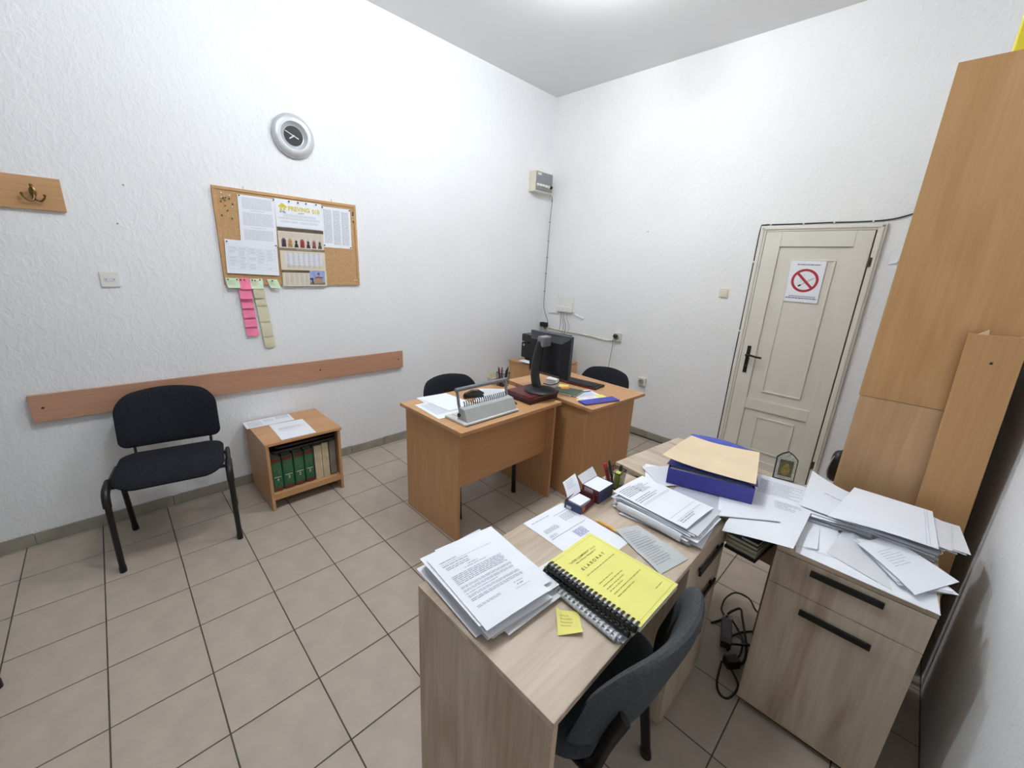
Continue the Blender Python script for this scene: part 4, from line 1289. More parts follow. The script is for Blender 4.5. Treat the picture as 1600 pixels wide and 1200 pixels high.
# return desk, turned and resting over the end of the first
RA = math.radians(-7.3)
desk_r = thing('oak_desk', 'oak return desk behind, under the blue box file and icon frame', 'desk', (2.350, -2.149, 0), RA)
def PR(n, bm, m, **k): return part(n, bm, m, desk_r, local=True, **k)
RZT = 0.767
PR('desk_top', bx(0, 0.645, 0, 0.535, 0.7475, RZT, bev=0.0012), M_OAKX)
PR('end_panel', bx(0.02, 0.038, 0.12, 0.50, 0.0, 0.7473, bev=0.001), M_OAKZ)
PR('end_panel', bx(0.585, 0.603, 0.42, 0.50, 0.0, 0.7473, bev=0.001), M_OAKZ)
PR('back_panel', bx(0.0385, 0.5845, 0.482, 0.50, 0.35, 0.7473, bev=0.001), M_OAKZ)
tray_m = M_BLACKM
PR('under_tray', bx(0.530, 0.640, 0.0, 0.33, 0.640, 0.652, bev=0.001), tray_m, label='black tray hanging under the desk top')
PR('tray_hanger', bx(0.530, 0.540, 0.34, 0.36, 0.640, 0.7473), tray_m)
PR('tray_hanger', bx(0.630, 0.640, 0.34, 0.36, 0.640, 0.7473), tray_m)
PR('tray_back', bx(0.530, 0.640, 0.33, 0.34, 0.640, 0.66), tray_m)
RM_R = Matrix.Translation((2.350, -2.149, 0)) @ Matrix.Rotation(RA, 4, 'Z')
for k, (c, lab) in enumerate((((120, 120, 104), 'grey-green folder at the bottom of the tray under the return desk'), ((148, 144, 118), 'olive folder in the middle of the tray under the return desk'), ((96, 98, 90), 'dark grey folder on top in the tray under the return desk'), ((46, 46, 70), 'navy folder pushed to the right in the tray under the return desk'))):
    z = 0.6522 + k * 0.0165
    t = thing('folder', lab, 'folder', tuple(RM_R @ Vector((0.60, 0.17, z))), RA, 'folders in the black tray')
    m = mat('folder_%d' % k, c, 0.6)
    w0, w1 = (0.533, 0.637) if k < 3 else (0.575, 0.637)
    def B(*a): return bx(*a, bev=0.0006, M=RM_R)
    part('cover', B(w0, w1, 0.004, 0.30, z, z + 0.002), m, t)
    part('cover', B(w0, w1, 0.006, 0.30, z + 0.0125, z + 0.0145), m, t)
    part('page_block', B(w0 + 0.003, w1 - 0.003, 0.008, 0.30, z + 0.0021, z + 0.0124), mat('folder_pages', (178, 174, 152), 0.9), t)

# low oak cabinet on the right
t = thing('oak_cabinet', 'low oak cabinet with a drawer and a door, piled with paper', 'cabinet', (3.232, -1.90, 0))
CX0, CX1, CY0, CY1, CZ = 3.031, 3.434, -2.205, -1.600, 0.737
part('body', bx(CX0, CX1, CY0 + 0.018, CY1, 0.034, CZ - 0.0182, bev=0.001), M_OAKZ, t)
part('top_panel', bx(CX0, CX1, CY0, CY1, CZ - 0.018, CZ, bev=0.0012), M_OAKX, t)
part('plinth', bx(CX0 + 0.02, CX1 - 0.02, CY0 + 0.05, CY1, 0.0, 0.0338), M_BLACK, t)
dr = part('drawer', bx(CX0 + 0.001, CX1 - 0.001, CY0, CY0 + 0.0178, 0.590, CZ - 0.021, bev=0.0012), M_OAKZ, t)
bar_handle(None, dr, 'x', 3.138, 3.325, CY0, 0.690, 0.013)
dr = part('cabinet_door', bx(CX0 + 0.001, CX1 - 0.001, CY0, CY0 + 0.0178, 0.036, 0.587, bev=0.0012), M_OAKZ, t)
bar_handle(None, dr, 'x', 3.139, 3.329, CY0, 0.530, 0.013)
part('edge_strip', bx(CX0, CX1, CY0 - 0.001, CY0 + 0.0178, 0.031, 0.0355), M_EDGE, t)

# tall cabinet
t = thing('tall_cabinet', 'tall two-part alder cabinet against the right wall, seen from its side', 'cabinet', (3.32, -1.05, 0))
part('lower_side', bx(3.096, 3.482, -1.500, -1.482, 0.0, 1.166, bev=0.001), M_ALDER2, t)
part('lower_body', bx(3.112, 3.482, -1.482, -0.62, 0.0, 1.166), M_ALDER2, t)
part('upper_side', bx(3.092, 3.482, -1.502, -1.482, 1.168, 2.374, bev=0.001), M_ALDER, t)
part('upper_body', bx(3.112, 3.482, -1.482, -0.62, 1.168, 2.374), M_ALDER, t)
for y0, y1 in ((-1.495, -1.062), (-1.058, -0.625)):
    for z0, z1 in ((0.06, 1.16), (1.175, 2.368)):
        d = part('door', bx(3.1005, 3.1118, y0 + (0.014 if y0 < -1.4 else 0), y1, z0, z1, bev=0.001), M_ALDER, t)
t = thing('yellow_box', 'yellow box file on top of the tall cabinet', 'box', (3.36, -1.31, 2.3745))
part('body', bx(3.214, 3.47, -1.400, -1.10, 2.3745, 2.715, bev=0.004), mat('bright_yellow', (232, 214, 50), 0.4, var=0.05), t)
part('lid_edge', bx(3.211, 3.473, -1.403, -1.097, 2.640, 2.718, bev=0.003), mat('bright_yellow2', (238, 222, 70), 0.4, var=0.05), t)

# loose board leaning on the tall cabinet
t = thing('loose_board', 'narrow alder board with a drilled hole leaning against the tall cabinet', 'board', (3.45, -1.545, 0))
bm = bx(-0.080, 0.064, -0.009, 0.009, 0.0, 1.470, bev=0.001)
ML = Matrix.Translation((3.470, -1.555, 0.003)) @ Matrix.Rotation(math.radians(-1.2), 4, 'X') @ Matrix.Rotation(math.radians(-2.0), 4, 'Y')
bm.transform(ML)
part('board', bm, M_ALDER3, t)
bm = lathe(new(), [(0, 0), (0.0045, 0), (0.0045, 0.0006), (0, 0.0006)], 12, ML @ Matrix.Translation((-0.005, -0.0096, 1.372)) @ Matrix.Rotation(PI / 2, 4, 'X'))
part('drill_hole', bm, M_BLACK, t)
for dx in (-0.045, 0.055):
    bm = prism(new(), [(dx - 0.012, 1.47), (dx + 0.014, 1.47), (dx + 0.012, 1.488)], -0.006, 0.002)
    bm.transform(ML @ Matrix(((1, 0, 0, 0), (0, 0, 1, 0), (0, 1, 0, 0), (0, 0, 0, 1))))
    part('tape_end', bm, mat('tape', (222, 196, 160), 0.5), t)

# black pouch hanging on the far cabinet door
t = thing('hanging_pouch', 'black pouch with silver zip hanging between door frame and tall cabinet', 'pouch', (3.05, -0.95, 0.54))
pts = [(math.cos(2 * PI * i / 24), math.sin(2 * PI * i / 24)) for i in range(24)]
bm = pillow(new(), [(-0.95 + 0.05 * a, 0.63 + 0.095 * b) for a, b in pts], lambda a, b, h: Vector((3.066 + h, a, b)), 0.033, 0.033)
part('body', bm, M_BLACK, t, smooth=True)
bm = tube(new(), bez([(3.046, -1.000, 0.70), (3.036, -0.998, 0.65), (3.032, -0.996, 0.60), (3.042, -0.992, 0.555)], 5), 0.003, 6)
part('zip', bm, M_SILVER, t, smooth=True)
bm = tube(new(), bez([(3.066, -0.95, 0.715), (3.085, -0.95, 0.76), (3.098, -0.95, 0.78)], 5), 0.003, 6)
part('strap', bm, M_BLACK, t, smooth=True)

# ================================================================== WALL ELECTRICS
t = thing('fuse_box', 'beige fuse box with grey cover and white knobs high in the corner', 'fuse box', (0.05, -0.22, 2.388))
part('case', bx(0.001, 0.090, -0.356, -0.085, 2.388, 2.586, bev=0.006), M_CREAMP, t)
part('cover', bx(0.0901, 0.0985, -0.348, -0.093, 2.400, 2.576, bev=0.002), mat('fuse_grey', (138, 142, 148), 0.35), t)
part('sticker', bx(0.0986, 0.0992, -0.335, -0.275, 2.545, 2.568), M_CREAMP, t)
part('knob_strip', bx(0.0986, 0.1000, -0.345, -0.096, 2.418, 2.464), mat('fuse_strip', (150, 148, 138), 0.4), t)
for k in range(6):
    y = -0.328 + k * 0.0425
    bm = lathe(new(), [(0, 0), (0.016, 0), (0.016, 0.006), (0.011, 0.018), (0, 0.019)], 16, Matrix.Translation((0.0995, y, 2.450)) @ Matrix.Rotation(PI / 2, 4, 'Y'))
    part('fuse_knob', bm, M_BLACK if k == 5 else M_WHITEP, t, smooth=True, label='black fuse knob' if k == 5 else None)

def cable(name, pts, r, m, label, cat='cable', group=None, steps=6, n=6):
    return solo(name, tube(new(), bez(pts, steps), r, n), m, label, cat, group, smooth=True)
t = thing('wall_cable', 'thin grey cable clipped down the corner below the fuse box', 'cable', (0.02, -0.01, 1.0))
zz = [2.395, 2.36, 2.20, 1.98, 1.80, 1.62, 1.45, 1.30, 1.18, 1.10, 1.03, 1.00]
xs = [0.045, 0.040, 0.030, 0.026, 0.024, 0.022, 0.020, 0.020, 0.022, 0.055, 0.095, 0.100]
pts = [(x, -0.007 - (0.05 if i == 0 else 0.0), z) for i, (x, z) in enumerate(zip(xs, zz))]
part('cable_run', tube(new(), bez(pts, 5), 0.003, 6), M_GCABLE, t, smooth=True)
for z, x in ((2.34, .036), (2.12, .028), (1.92, .025), (1.74, .023), (1.56, .021), (1.36, .020)):
    part('cable_clip', bx(x - 0.012, x + 0.006, -0.013, -0.001, z - 0.006, z + 0.006, bev=0.002), M_GREYP, t)

# router on its trunking
t = thing('router', 'white wall router with two antennas above the monitor', 'router', (0.345, 0, 1.15))
part('body', bx(0.235, 0.455, -0.040, -0.002, 1.155, 1.215, bev=0.008), M_WHITEP, t)
bm = prism(new(), [(0.245, 1.215), (0.445, 1.215), (0.425, 1.318), (0.262, 1.318)], -0.016, -0.003)
bm.transform(Matrix(((1, 0, 0, 0), (0, 0, 1, 0), (0, 1, 0, 0), (0, 0, 0, 1))))
part('upper_shell', bm, M_WHITEP, t)
for x in (0.236, 0.468):
    bm = tube(new(), [(x, -0.020, 1.165), (x - 0.003, -0.018, 1.345)], [0.006, 0.0045], 8)
    part('antenna', bm, M_WHITEP, t, smooth=True)
part('hinge_knob', lathe(new(), [(0, -0.009), (0.009, -0.009), (0.009, 0.009), (0, 0.009)], 12, Matrix.Translation((0.472, -0.020, 1.168)) @ Matrix.Rotation(PI / 2, 4, 'Y')), M_WHITEP, t)
for (a, b, lab) in (((0.108, 1.128), (0.236, 1.130), 'short white cable trunking left of the router'), ((0.452, 1.148), (0.605, 1.106), 'sloping white cable trunking right of the router')):
    d = Vector((b[0] - a[0], 0, b[1] - a[1])); L = d.length; ang = -math.atan2(d.z, d.x)
    bm = bx(0, L, -0.014, -0.001, -0.007, 0.007, bev=0.002, M=Matrix.Translation((a[0], 0, a[1])) @ Matrix.Rotation(ang, 4, 'Y'))
    solo('cable_trunking', bm, M_WHITEP, lab, 'trunking')
for k, (x0, x1, z1, lab) in enumerate(((0.300, 0.285, 0.935, 'leftmost thin cable hanging from the router'), (0.320, 0.335, 0.90, 'second thin cable hanging from the router'), (0.345, 0.365, 0.90, 'third thin cable hanging from the router'), (0.385, 0.415, 0.935, 'rightmost thin cable hanging from the router'))):
    cable('router_cable', [(x0, -0.022, 1.156), (x0 - 0.004, -0.020, 1.10), (x1 + 0.012, -0.018, 1.0), (x1, -0.016, z1)], 0.0022, M_GCABLE if k % 2 else M_CABLE, lab, 'cable', 'router cables')

# surface conduit with clips and sockets
t = thing('wall_conduit', 'cream surface cable with clips along the back wall', 'conduit', (0.5, 0, 0.91))
part('conduit', tube(new(), bez([(0.03, -0.010, 0.915), (0.14, -0.012, 0.945), (0.24, -0.012, 0.940), (0.48, -0.012, 0.938), (0.71, -0.012, 0.934), (0.92, -0.012, 0.922), (1.035, -0.012, 0.945)], 5), 0.006, 8), M_CREAMP, t, smooth=True)
for x, z in ((0.20, 0.941), (0.36, 0.939), (0.52, 0.938), (0.70, 0.934), (0.88, 0.925)):
    part('clip', bx(x - 0.008, x + 0.008, -0.021, -0.001, z - 0.011, z + 0.011, bev=0.002), M_CREAMP, t)
def socket(x, z, s, label, plug=True):
    t = thing('wall_socket', label, 'socket', (x, 0, z - s / 2))
    part('plate', bx(x - s / 2, x + s / 2, -0.030, -0.001, z - s / 2, z + s / 2, bev=0.005), M_CREAMP, t)
    part('well', lathe(new(), [(0, 0), (s * 0.33, 0), (s * 0.33, 0.004), (s * 0.28, 0.004), (s * 0.27, 0.001), (0, 0.001)], 24, Matrix.Translation((x, -0.030, z)) @ Matrix.Rotation(PI / 2, 4, 'X')), M_GREYP, t)
    return t
socket(1.050, 0.975, 0.085, 'cream surface socket with black plug above the rear chair')
t = thing('power_plug', 'black plug in the socket above the rear chair', 'plug', (1.042, -0.05, 0.99))
part('body', lathe(new(), [(0, 0), (0.020, 0), (0.021, 0.02), (0.012, 0.036), (0, 0.038)], 16, Matrix.Translation((1.042, -0.036, 0.985)) @ Matrix.Rotation(PI / 2, 4, 'X')), M_BLACK, t, smooth=True)
part('cord', tube(new(), bez([(1.042, -0.072, 0.983), (1.046, -0.085, 0.95), (1.030, -0.06, 0.85), (1.012, -0.05, 0.70), (1.005, -0.05, 0.60)], 6), 0.0028, 6), M_GCABLE, t, smooth=True)
socket(0.085, 0.945, 0.075, 'cream socket behind the printer in the corner')
t = thing('power_adapter', 'black power adapter plugged in behind the printer', 'adapter', (0.085, -0.06, 0.955))
part('body', bx(0.045, 0.135, -0.085, -0.036, 0.955, 1.008, bev=0.005), M_BLACK, t)
part('cord', tube(new(), bez([(0.05, -0.06, 0.985), (0.02, -0.06, 0.99), (0.012, -0.03, 0.94), (0.015, -0.03, 0.80)], 5), 0.003, 6), M_WCABLE, t, smooth=True)
socket(1.385, 0.575, 0.08, 'low cream socket on the back wall right of the rear chair')

t = thing('door_cable', 'black cable tacked around the door frame', 'cable', (2.2, -0.01, 0.03))
part('cable_run', tube(new(), bez([(3.30, -0.008, 2.19), (3.12, -0.008, 2.105), (3.02, -0.008, 2.062), (2.92, -0.009, 2.034), (2.78, -0.008, 2.026), (2.60, -0.008, 2.027), (2.42, -0.008, 2.024), (2.26, -0.008, 2.024), (2.195, -0.008, 2.022), (2.174, -0.008, 2.000), (2.172, -0.008, 1.80), (2.173, -0.008, 1.40), (2.171, -0.008, 0.90), (2.172, -0.008, 0.40), (2.172, -0.014, 0.03)], 6), 0.0042, 6), M_CABLE, t, smooth=True)
for x, z in ((2.24, 2.024), (2.45, 2.025), (2.63, 2.027), (2.84, 2.027), (2.172, 1.75), (2.172, 1.20)):
    part('cable_clip', bx(x - 0.005, x + 0.005, -0.014, -0.001, z - 0.006, z + 0.006, bev=0.001), M_WHITEP, t)
cable('floor_cable', [(2.165, -0.018, 0.005), (1.90, -0.017, 0.005), (1.5, -0.017, 0.005), (1.0, -0.017, 0.005), (0.72, -0.017, 0.005)], 0.0045, M_CABLE, 'black cable lying along the foot of the back wall')

# no-smoking sign
s = Sheet((2.430, -0.0215, 1.766), (2.648, -0.0215, 1.764), (2.650, -0.0215, 1.467), (2.438, -0.0215, 1.469), nrm=(0, -1, 0))
def ring(bm):
    n = 48
    asp = 0.212 / 0.297
    o = [(0.50 + 0.395 * math.cos(2 * PI * i / n), 0.47 + 0.395 * asp * math.sin(2 * PI * i / n)) for i in range(n)]
    q = [(0.50 + 0.315 * math.cos(2 * PI * i / n), 0.47 + 0.315 * asp * math.sin(2 * PI * i / n)) for i in range(n)]
    A = [bm.verts.new(s.S(u, v, 0.0008)) for u, v in o]; B = [bm.verts.new(s.S(u, v, 0.0008)) for u, v in q]
    for i in range(n): bm.faces.new((A[i], A[(i + 1) % n], B[(i + 1) % n], B[i]))
    s.poly(bm, [(0.245, 0.325), (0.300, 0.285), (0.755, 0.615), (0.700, 0.655)], 0.0012)
def cig(bm):
    s.poly(bm, [(0.32, 0.60), (0.40, 0.560), (0.435, 0.585), (0.355, 0.625)], 0.0009)
def cig2(bm):
    s.poly(bm, [(0.41, 0.553), (0.74, 0.385), (0.775, 0.410), (0.445, 0.578)], 0.0008)
    for k in range(3):
        a = 0.36 + 0.05 * k
        for j in range(5):
            u = a + 0.02 * math.sin(j * 1.3); v = 0.54 - j * 0.035 - 0.03 * k
            s.poly(bm, [(u, v), (u + 0.012, v), (u + 0.015, v - 0.03), (u + 0.003, v - 0.03)], 0.0008)
paper('door_sign', s, M_PAPER, 'no-smoking sign sheet with red ring taped to the door', 'sign', None,
      [(ring, mat('sign_red', (176, 44, 56), 0.6), 'prohibition_ring'), (cig, M_BLACK, 'cigarette_end'), (cig2, M_INKL, 'cigarette'),
       (text_rows(s, [(0.20, 0.85, 0.075, 0.115, 1, dict(fill=0.7)), (0.12, 0.90, 0.845, 0.875, 1, dict(fill=0.7)), (0.03, 0.95, 0.885, 0.93, 1, dict(fill=0.7))], 9), mat('sign_text', (142, 150, 170), 0.8))], 4, 4)

# ================================================================== PAPERS ON THE OAK DESK
VAR = []
def sheet_var(k, w=0.21, h=0.297):
    """a few curled blank sheet meshes shared by the piles; local u = x, v = -y"""
    r = random.Random(k)
    a1, a2, a3 = r.uniform(-1, 1), r.uniform(-1, 1), r.uniform(0, 6)
    sh = Sheet((-w / 2, h / 2, 0), (w / 2, h / 2, 0), (w / 2, -h / 2, 0), (-w / 2, -h / 2, 0),
               curl=lambda u, v: 0.0007 * a1 * math.sin(PI * u * 1.3 + a3) + 0.0007 * a2 * math.sin(PI * v * 1.6 + a3) + 0.0006)
    return mesh_of('paper_sheet', sh.mesh(new(), 5, 6, 0.0007), M_PAPER if k % 3 else M_PAPER2, True)
for k in range(5):
    VAR.append(sheet_var(k))
def pile(cx, cy, a, z0, n, dz, jx, ja, label, group, shifts=(), seed=1, sx=1.0, sy=1.0):
    r = random.Random(seed)
    z = z0
    for k in range(n):
        o = bpy.data.objects.new('paper_sheet', VAR[r.randrange(len(VAR))])
        COL.objects.link(o)
        ox, oy = r.gauss(0, jx), r.gauss(0, jx)
        if k in dict(shifts):
            q = dict(shifts)[k]; ox += q[0]; oy += q[1]
        o.location = (cx + ox, cy + oy, z + 0.0012)
        o.rotation_euler = (0, 0, a - PI / 2 + PI / 2 + r.gauss(0, ja))
        o.scale = (sx, sy, 1)
        tag(o, label, 'paper', group)
        z += dz
    return z
# local v is -y, so a pile turned by a has its reading direction along a
z = pile(2.495, -3.092, 1.476, 0.7452, 19, 0.0022, 0.008, 0.03, 'white sheet inside the tall pile at the near end of the oak desk', 'sheets in the near desk pile',
         ((2, (-0.012, -0.006)), (4, (-0.028, 0.012)), (5, (0.012, 0.03)), (8, (-0.02, 0.028)), (11, (-0.018, -0.006)), (13, (0.006, 0.034)), (15, (-0.024, 0.014)), (17, (-0.008, 0.03))), 5)
s = flat(2.506, -3.100, 0.21, 0.297, 1.476, z + 0.0035, curl=lambda u, v: 0.002 * math.sin(PI * u))
paper('paper_sheet', s, M_PAPER, 'typed decision letter on top of the tall pile on the oak desk', 'paper', None,
      [(text_rows(s, [(0.10, 0.36, 0.12, 0.145, 1), (0.10, 0.95, 0.155, 0.165, 1), (0.10, 0.5, 0.18, 0.205, 1), (0.12, 0.48, 0.215, 0.26, 2), (0.42, 0.58, 0.275, 0.295, 1), (0.33, 0.72, 0.305, 0.32, 1),
                  (0.10, 0.92, 0.345, 0.475, 6, dict(ragged=.05)), (0.10, 0.92, 0.50, 0.53, 2), (0.10, 0.90, 0.545, 0.575, 2), (0.10, 0.6, 0.59, 0.605, 1), (0.10, 0.92, 0.62, 0.65, 2), (0.10, 0.92, 0.665, 0.70, 2), (0.10, 0.45, 0.755, 0.785, 2),
                  (0.70, 0.85, 0.735, 0.75, 1), (0.72, 0.82, 0.765, 0.79, 1), (0.66, 0.90, 0.805, 0.815, 1)], 14), M_INK)], 12, 12)

# invoice
s = flat(2.525, -2.703, 0.213, 0.300, 1.525, 0.7462, curl=lambda u, v: 0.0004)
def invoice(bm):
    r = random.Random(19)
    s.quad(bm, 0.55, 0.95, 0.13, 0.137); s.words(bm, 0.08, 0.5, 0.08, 0.10, 1, r); s.quad(bm, 0.06, 0.9, 0.42, 0.428)
    s.words(bm, 0.1, 0.42, 0.26, 0.33, 4, r); s.words(bm, 0.62, 0.92, 0.17, 0.30, 6, r, wl=(.03, .06)); s.words(bm, 0.08, 0.25, 0.37, 0.41, 2, r)
paper('invoice_sheet', s, M_PAPER, 'invoice sheet with ruled lines and a stamp between pen and yellow booklet', 'paper', None,
      [(invoice, M_INK), (lambda bm: s.words(bm, 0.48, 0.72, 0.47, 0.60, 7, random.Random(4), fill=0.6), mat('stamp_blue', (160, 168, 206), 0.8), 'stamp')], 4, 4)

# bound booklets: loose punched sheets, white spiral book, black-spined book, yellow booklet
for k, lab in enumerate(('punched sheet at the very bottom under the bound booklets', 'punched sheet directly under the white comb-bound book')):
    s = flat(2.722 + 0.006 * k, -2.858 + 0.004 * k, 0.21, 0.297, 1.475 + 0.02 * k, 0.7472 + 0.0014 * k)
    def holes(bm, s=s):
        for i in range(9):
            s.quad(bm, 0.018, 0.034, 0.06 + i * 0.105, 0.075 + i * 0.105)
    paper('paper_sheet', s, M_PAPER, lab, 'paper', None, [(holes, M_INKD, 'punch_holes')] if k == 0 else [], 3, 3)

def booklet(label, cx, cy, a, z0, th, mcover, mspine, rings=21, tilt=0.0, mring=None, holes=True, name='bound_booklet', group='bound booklets on the oak desk'):
    t = thing(name, label, 'booklet', (cx, cy, z0), a - PI / 2, group)
    mring = mring or mspine
    w, h = 0.21, 0.297
    # local frame: reading direction u = +y... spine at -y side, page top at -x
    T = Matrix.Rotation(tilt, 4, 'X')
    def L(bm): bm.transform(T); return bm
    part('back_cover', L(bx(-h / 2, h / 2, -w / 2, w / 2, 0.0, 0.0008)), mcover, t, local=True)
    part('page_block', L(bx(-h / 2 + 0.001, h / 2 - 0.001, -w / 2 + 0.001, w / 2 - 0.001, 0.0009, th - 0.0009)), M_PAPER, t, local=True)
    fc = part('front_cover', L(bx(-h / 2, h / 2, -w / 2, w / 2, th - 0.0008, th)), mcover, t, local=True)
    rr = th / 2 + 0.003
    bm = tube(new(), [(-h / 2 + 0.006, -w / 2 - 0.006, th / 2 - 0.001), (h / 2 - 0.006, -w / 2 - 0.006, th / 2 - 0.001)], rr * 0.78, 12)
    part('comb_spine', L(bm), mspine, t, smooth=True, local=True)
    for k in range(rings):
        x = -h / 2 + 0.010 + (h - 0.02) * k / (rings - 1)
        pts = [(x, -w / 2 - 0.002 + (rr + 0.001) * math.cos(q) + (0.006 if math.cos(q) > 0 else 0), th / 2 + (rr + 0.0012) * math.sin(q)) for q in [0.25 + (PI - 0.3) * i / 6 for i in range(7)]]
        part('comb_ring', L(tube(new(), pts, 0.0013, 6, 0.0034, up=(0, 0, 1))), mring, t, smooth=True, local=True)
        if k < rings - 1 and holes:
            x2 = x + (h - 0.02) / (rings - 1) / 2
            part('punch_gap', L(bx(x2 - 0.0034, x2 + 0.0034, -w / 2 - 0.0035, -w / 2 + 0.0045, th, th + 0.0012)), M_PAPER2, t, local=True)
    return t, fc
M_WCOMB = mat('white_comb', (220, 222, 224), 0.35)
M_YELLOW = mat('yellow_card', (240, 234, 132), 0.7, var=0.03, scale=5)
booklet('white comb-bound booklet under the black-spined one', 2.718, -2.860, 1.505, 0.7505, 0.010, M_PAPER, mat('grey_comb', (176, 180, 184), 0.35), mring=M_WCOMB, holes=False)
booklet('yellow-backed booklet with black comb spine under the top one', 2.737, -2.842, 1.535, 0.7658, 0.012, mat('olive_card', (196, 188, 90), 0.7), M_BLACK, holes=False)
bt, fc = booklet('yellow comb-bound booklet lettered ELABORAT on top of the booklets', 2.746, -2.836, 1.556, 0.7830, 0.016, M_YELLOW, M_BLACK)
h, w, zt2 = 0.297, 0.21, 0.0161
cv = Sheet((-h / 2, -w / 2, zt2), (-h / 2, w / 2, zt2), (h / 2, w / 2, zt2), (h / 2, -w / 2, zt2), nrm=(0, 0, 1))
bm = new()
cv.text(bm, '"LOVE COMPANY" d.o.o.', 0.20, 0.150, 0.022, 0.60, 0.0004, 0.006)
cv.text(bm, 'Ni\u0161, ul. Bulevar Nemanji\u0107a 27', 0.28, 0.190, 0.018, 0.46, 0.0004)
cv.text(bm, 'E L A B O R A T', 0.25, 0.270, 0.034, 0.52, 0.0004, 0.012)
part('cover_lettering', bm, mat('booklet_ink', (112, 104, 46), 0.8), fc, local=True)
bm = new(); r = random.Random(12)
cv.words(bm, 0.20, 0.86, 0.365, 0.374, 1, r, wl=(.04, .09), fill=0.8, off=0.0004)
for k, (u0, u1, v) in enumerate(((0.20, 0.52, 0.50), (0.20, 0.66, 0.545), (0.20, 0.62, 0.585), (0.20, 0.50, 0.62), (0.20, 0.86, 0.66), (0.20, 0.60, 0.70), (0.70, 0.88, 0.88))):
    cv.words(bm, u0, u1, v, v + 0.009, 1, r, fill=0.8, off=0.0004)
part('printed_text', bm, mat('booklet_ink_pale', (160, 152, 74), 0.8), fc, local=True, kind='stuff')
bm = new()
for (a, b, c, d) in ((0.06, 0.96, 0.035, 0.038), (0.06, 0.96, 0.965, 0.968), (0.955, 0.959, 0.035, 0.968)):
    cv.quad(bm, a, b, c, d, 0.0004)
part('cover_border', bm, mat('booklet_border', (196, 188, 84), 0.8), fc, local=True)

s = Sheet((2.690, -3.012, 0.747), (2.736, -2.972, 0.747), (2.786, -3.022, 0.747), (2.744, -3.070, 0.747), curl=lambda u, v: 0.010 * max(0, v - 0.5) ** 2 * 4 * u + 0.010 * max(0, 0.25 - u) * (1 - v) * 4)
paper('sticky_note', s, mat('sticky_yellow', (240, 230, 132), 0.8, var=0.03), 'yellow sticky note lying alone in front of the booklets', 'note', None, [(text_rows(s, [(0.15, 0.8, 0.2, 0.75, 4, dict(ragged=.5))], 6), mat('sticky_ink', (218, 206, 112), 0.8))], 8, 8)
pen((2.536, -2.590), (2.628, -2.592), 0.7465, 0.0042, mat('orange_plastic', (240, 160, 44), 0.35), mat('pale_orange', (246, 206, 120), 0.35), 'orange ballpoint pen touching the grey receipt')
s = Sheet((2.616, -2.590, 0.7475), (2.655, -2.508, 0.7475), (2.852, -2.538, 0.7475), (2.822, -2.672, 0.7475), curl=lambda u, v: 0.012 * math.exp(-((v) / 0.12) ** 2) * 0.6 + 0.006 * math.sin(PI * v) * u + 0.004 * abs(math.sin(2 * PI * v)))
paper('receipt_sheet', s, mat('grey_receipt', (196, 198, 198), 0.85, var=0.03), 'creased grey receipt between the pen and the file pile', 'paper', None,
      [(text_rows(s, [(0.12, 0.85, 0.12, 0.9, 16, dict(ragged=.4))], 33), mat('receipt_ink', (168, 172, 176), 0.85))], 12, 12)

# card boxes
M_RBOX = mat('maroon_card', (112, 44, 52), 0.5, var=0.25, scale=60)
M_BBOX = mat('navy_card', (48, 62, 112), 0.45, var=0.35, scale=40)
t = thing('card_box', 'small open maroon card box holding white slips on the oak desk', 'box', (2.435, -2.55, 0.7455), 0.10)
def PB(n, bm, m): return part(n, bm, m, t, local=True)
bx0, bx1, by0, by1 = -0.036, 0.036, -0.056, 0.052
PB('bottom', bx(bx0, bx1, by0, by1, 0, 0.0012), M_RBOX)
PB('wall', bx(bx0, bx1, by0, by0 + 0.0014, 0.0012, 0.032), M_BBOX)
PB('wall', bx(bx1 - 0.0014, bx1, by0 + 0.0014, by1, 0.0012, 0.026), M_RBOX)
PB('wall', bx(bx0, bx0 + 0.0014, by0 + 0.0014, by1, 0.0012, 0.034), M_RBOX)
PB('wall', bx(bx0 + 0.0014, bx1 - 0.0014, by1 - 0.0014, by1, 0.0012, 0.036), M_RBOX)
PB('wall_print', bx(bx0 + 0.008, bx0 + 0.030, by0 - 0.0003, by0, 0.004, 0.016), M_PAPER2)
PB('wall_print', bx(bx1, bx1 + 0.0003, by0 + 0.012, by0 + 0.03, 0.006, 0.022), mat('salmon_print', (206, 130, 104), 0.5))
solo('card_stack', bx(2.408, 2.462, -2.590, -2.520, 0.7469, 0.7735, bev=0.0005), M_PAPER, 'white slips standing inside the maroon card box', 'cards')
s = Sheet((2.352, -2.560, 0.812), (2.350, -2.478, 0.822), (2.405, -2.508, 0.776), (2.405, -2.590, 0.770), curl=lambda u, v: 0.004 * math.sin(PI * v))
paper('card', s, M_PAPER, 'white printed card leaning out of the maroon card box', 'card', None, [(text_rows(s, [(0.15, 0.8, 0.1, 0.6, 5, dict(ragged=.4))], 61), M_INKL)], 5, 5)
t = thing('memo_box', 'navy and maroon box filled with white memo paper on the oak desk', 'box', (2.439, -2.437, 0.7455))
part('box_wall', bx(2.399, 2.4005, -2.490, -2.386, 0.7455, 0.800), M_RBOX, t)
part('box_wall', bx(2.4775, 2.479, -2.490, -2.386, 0.7455, 0.800), M_BBOX, t)
part('box_wall', bx(2.4005, 2.4775, -2.490, -2.4885, 0.7455, 0.800), M_RBOX, t)
part('box_wall', bx(2.4005, 2.4775, -2.3875, -2.386, 0.7455, 0.800), M_BBOX, t)
part('memo_paper', bx(2.401, 2.477, -2.488, -2.388, 0.7457, 0.7985), M_PAPER, t)
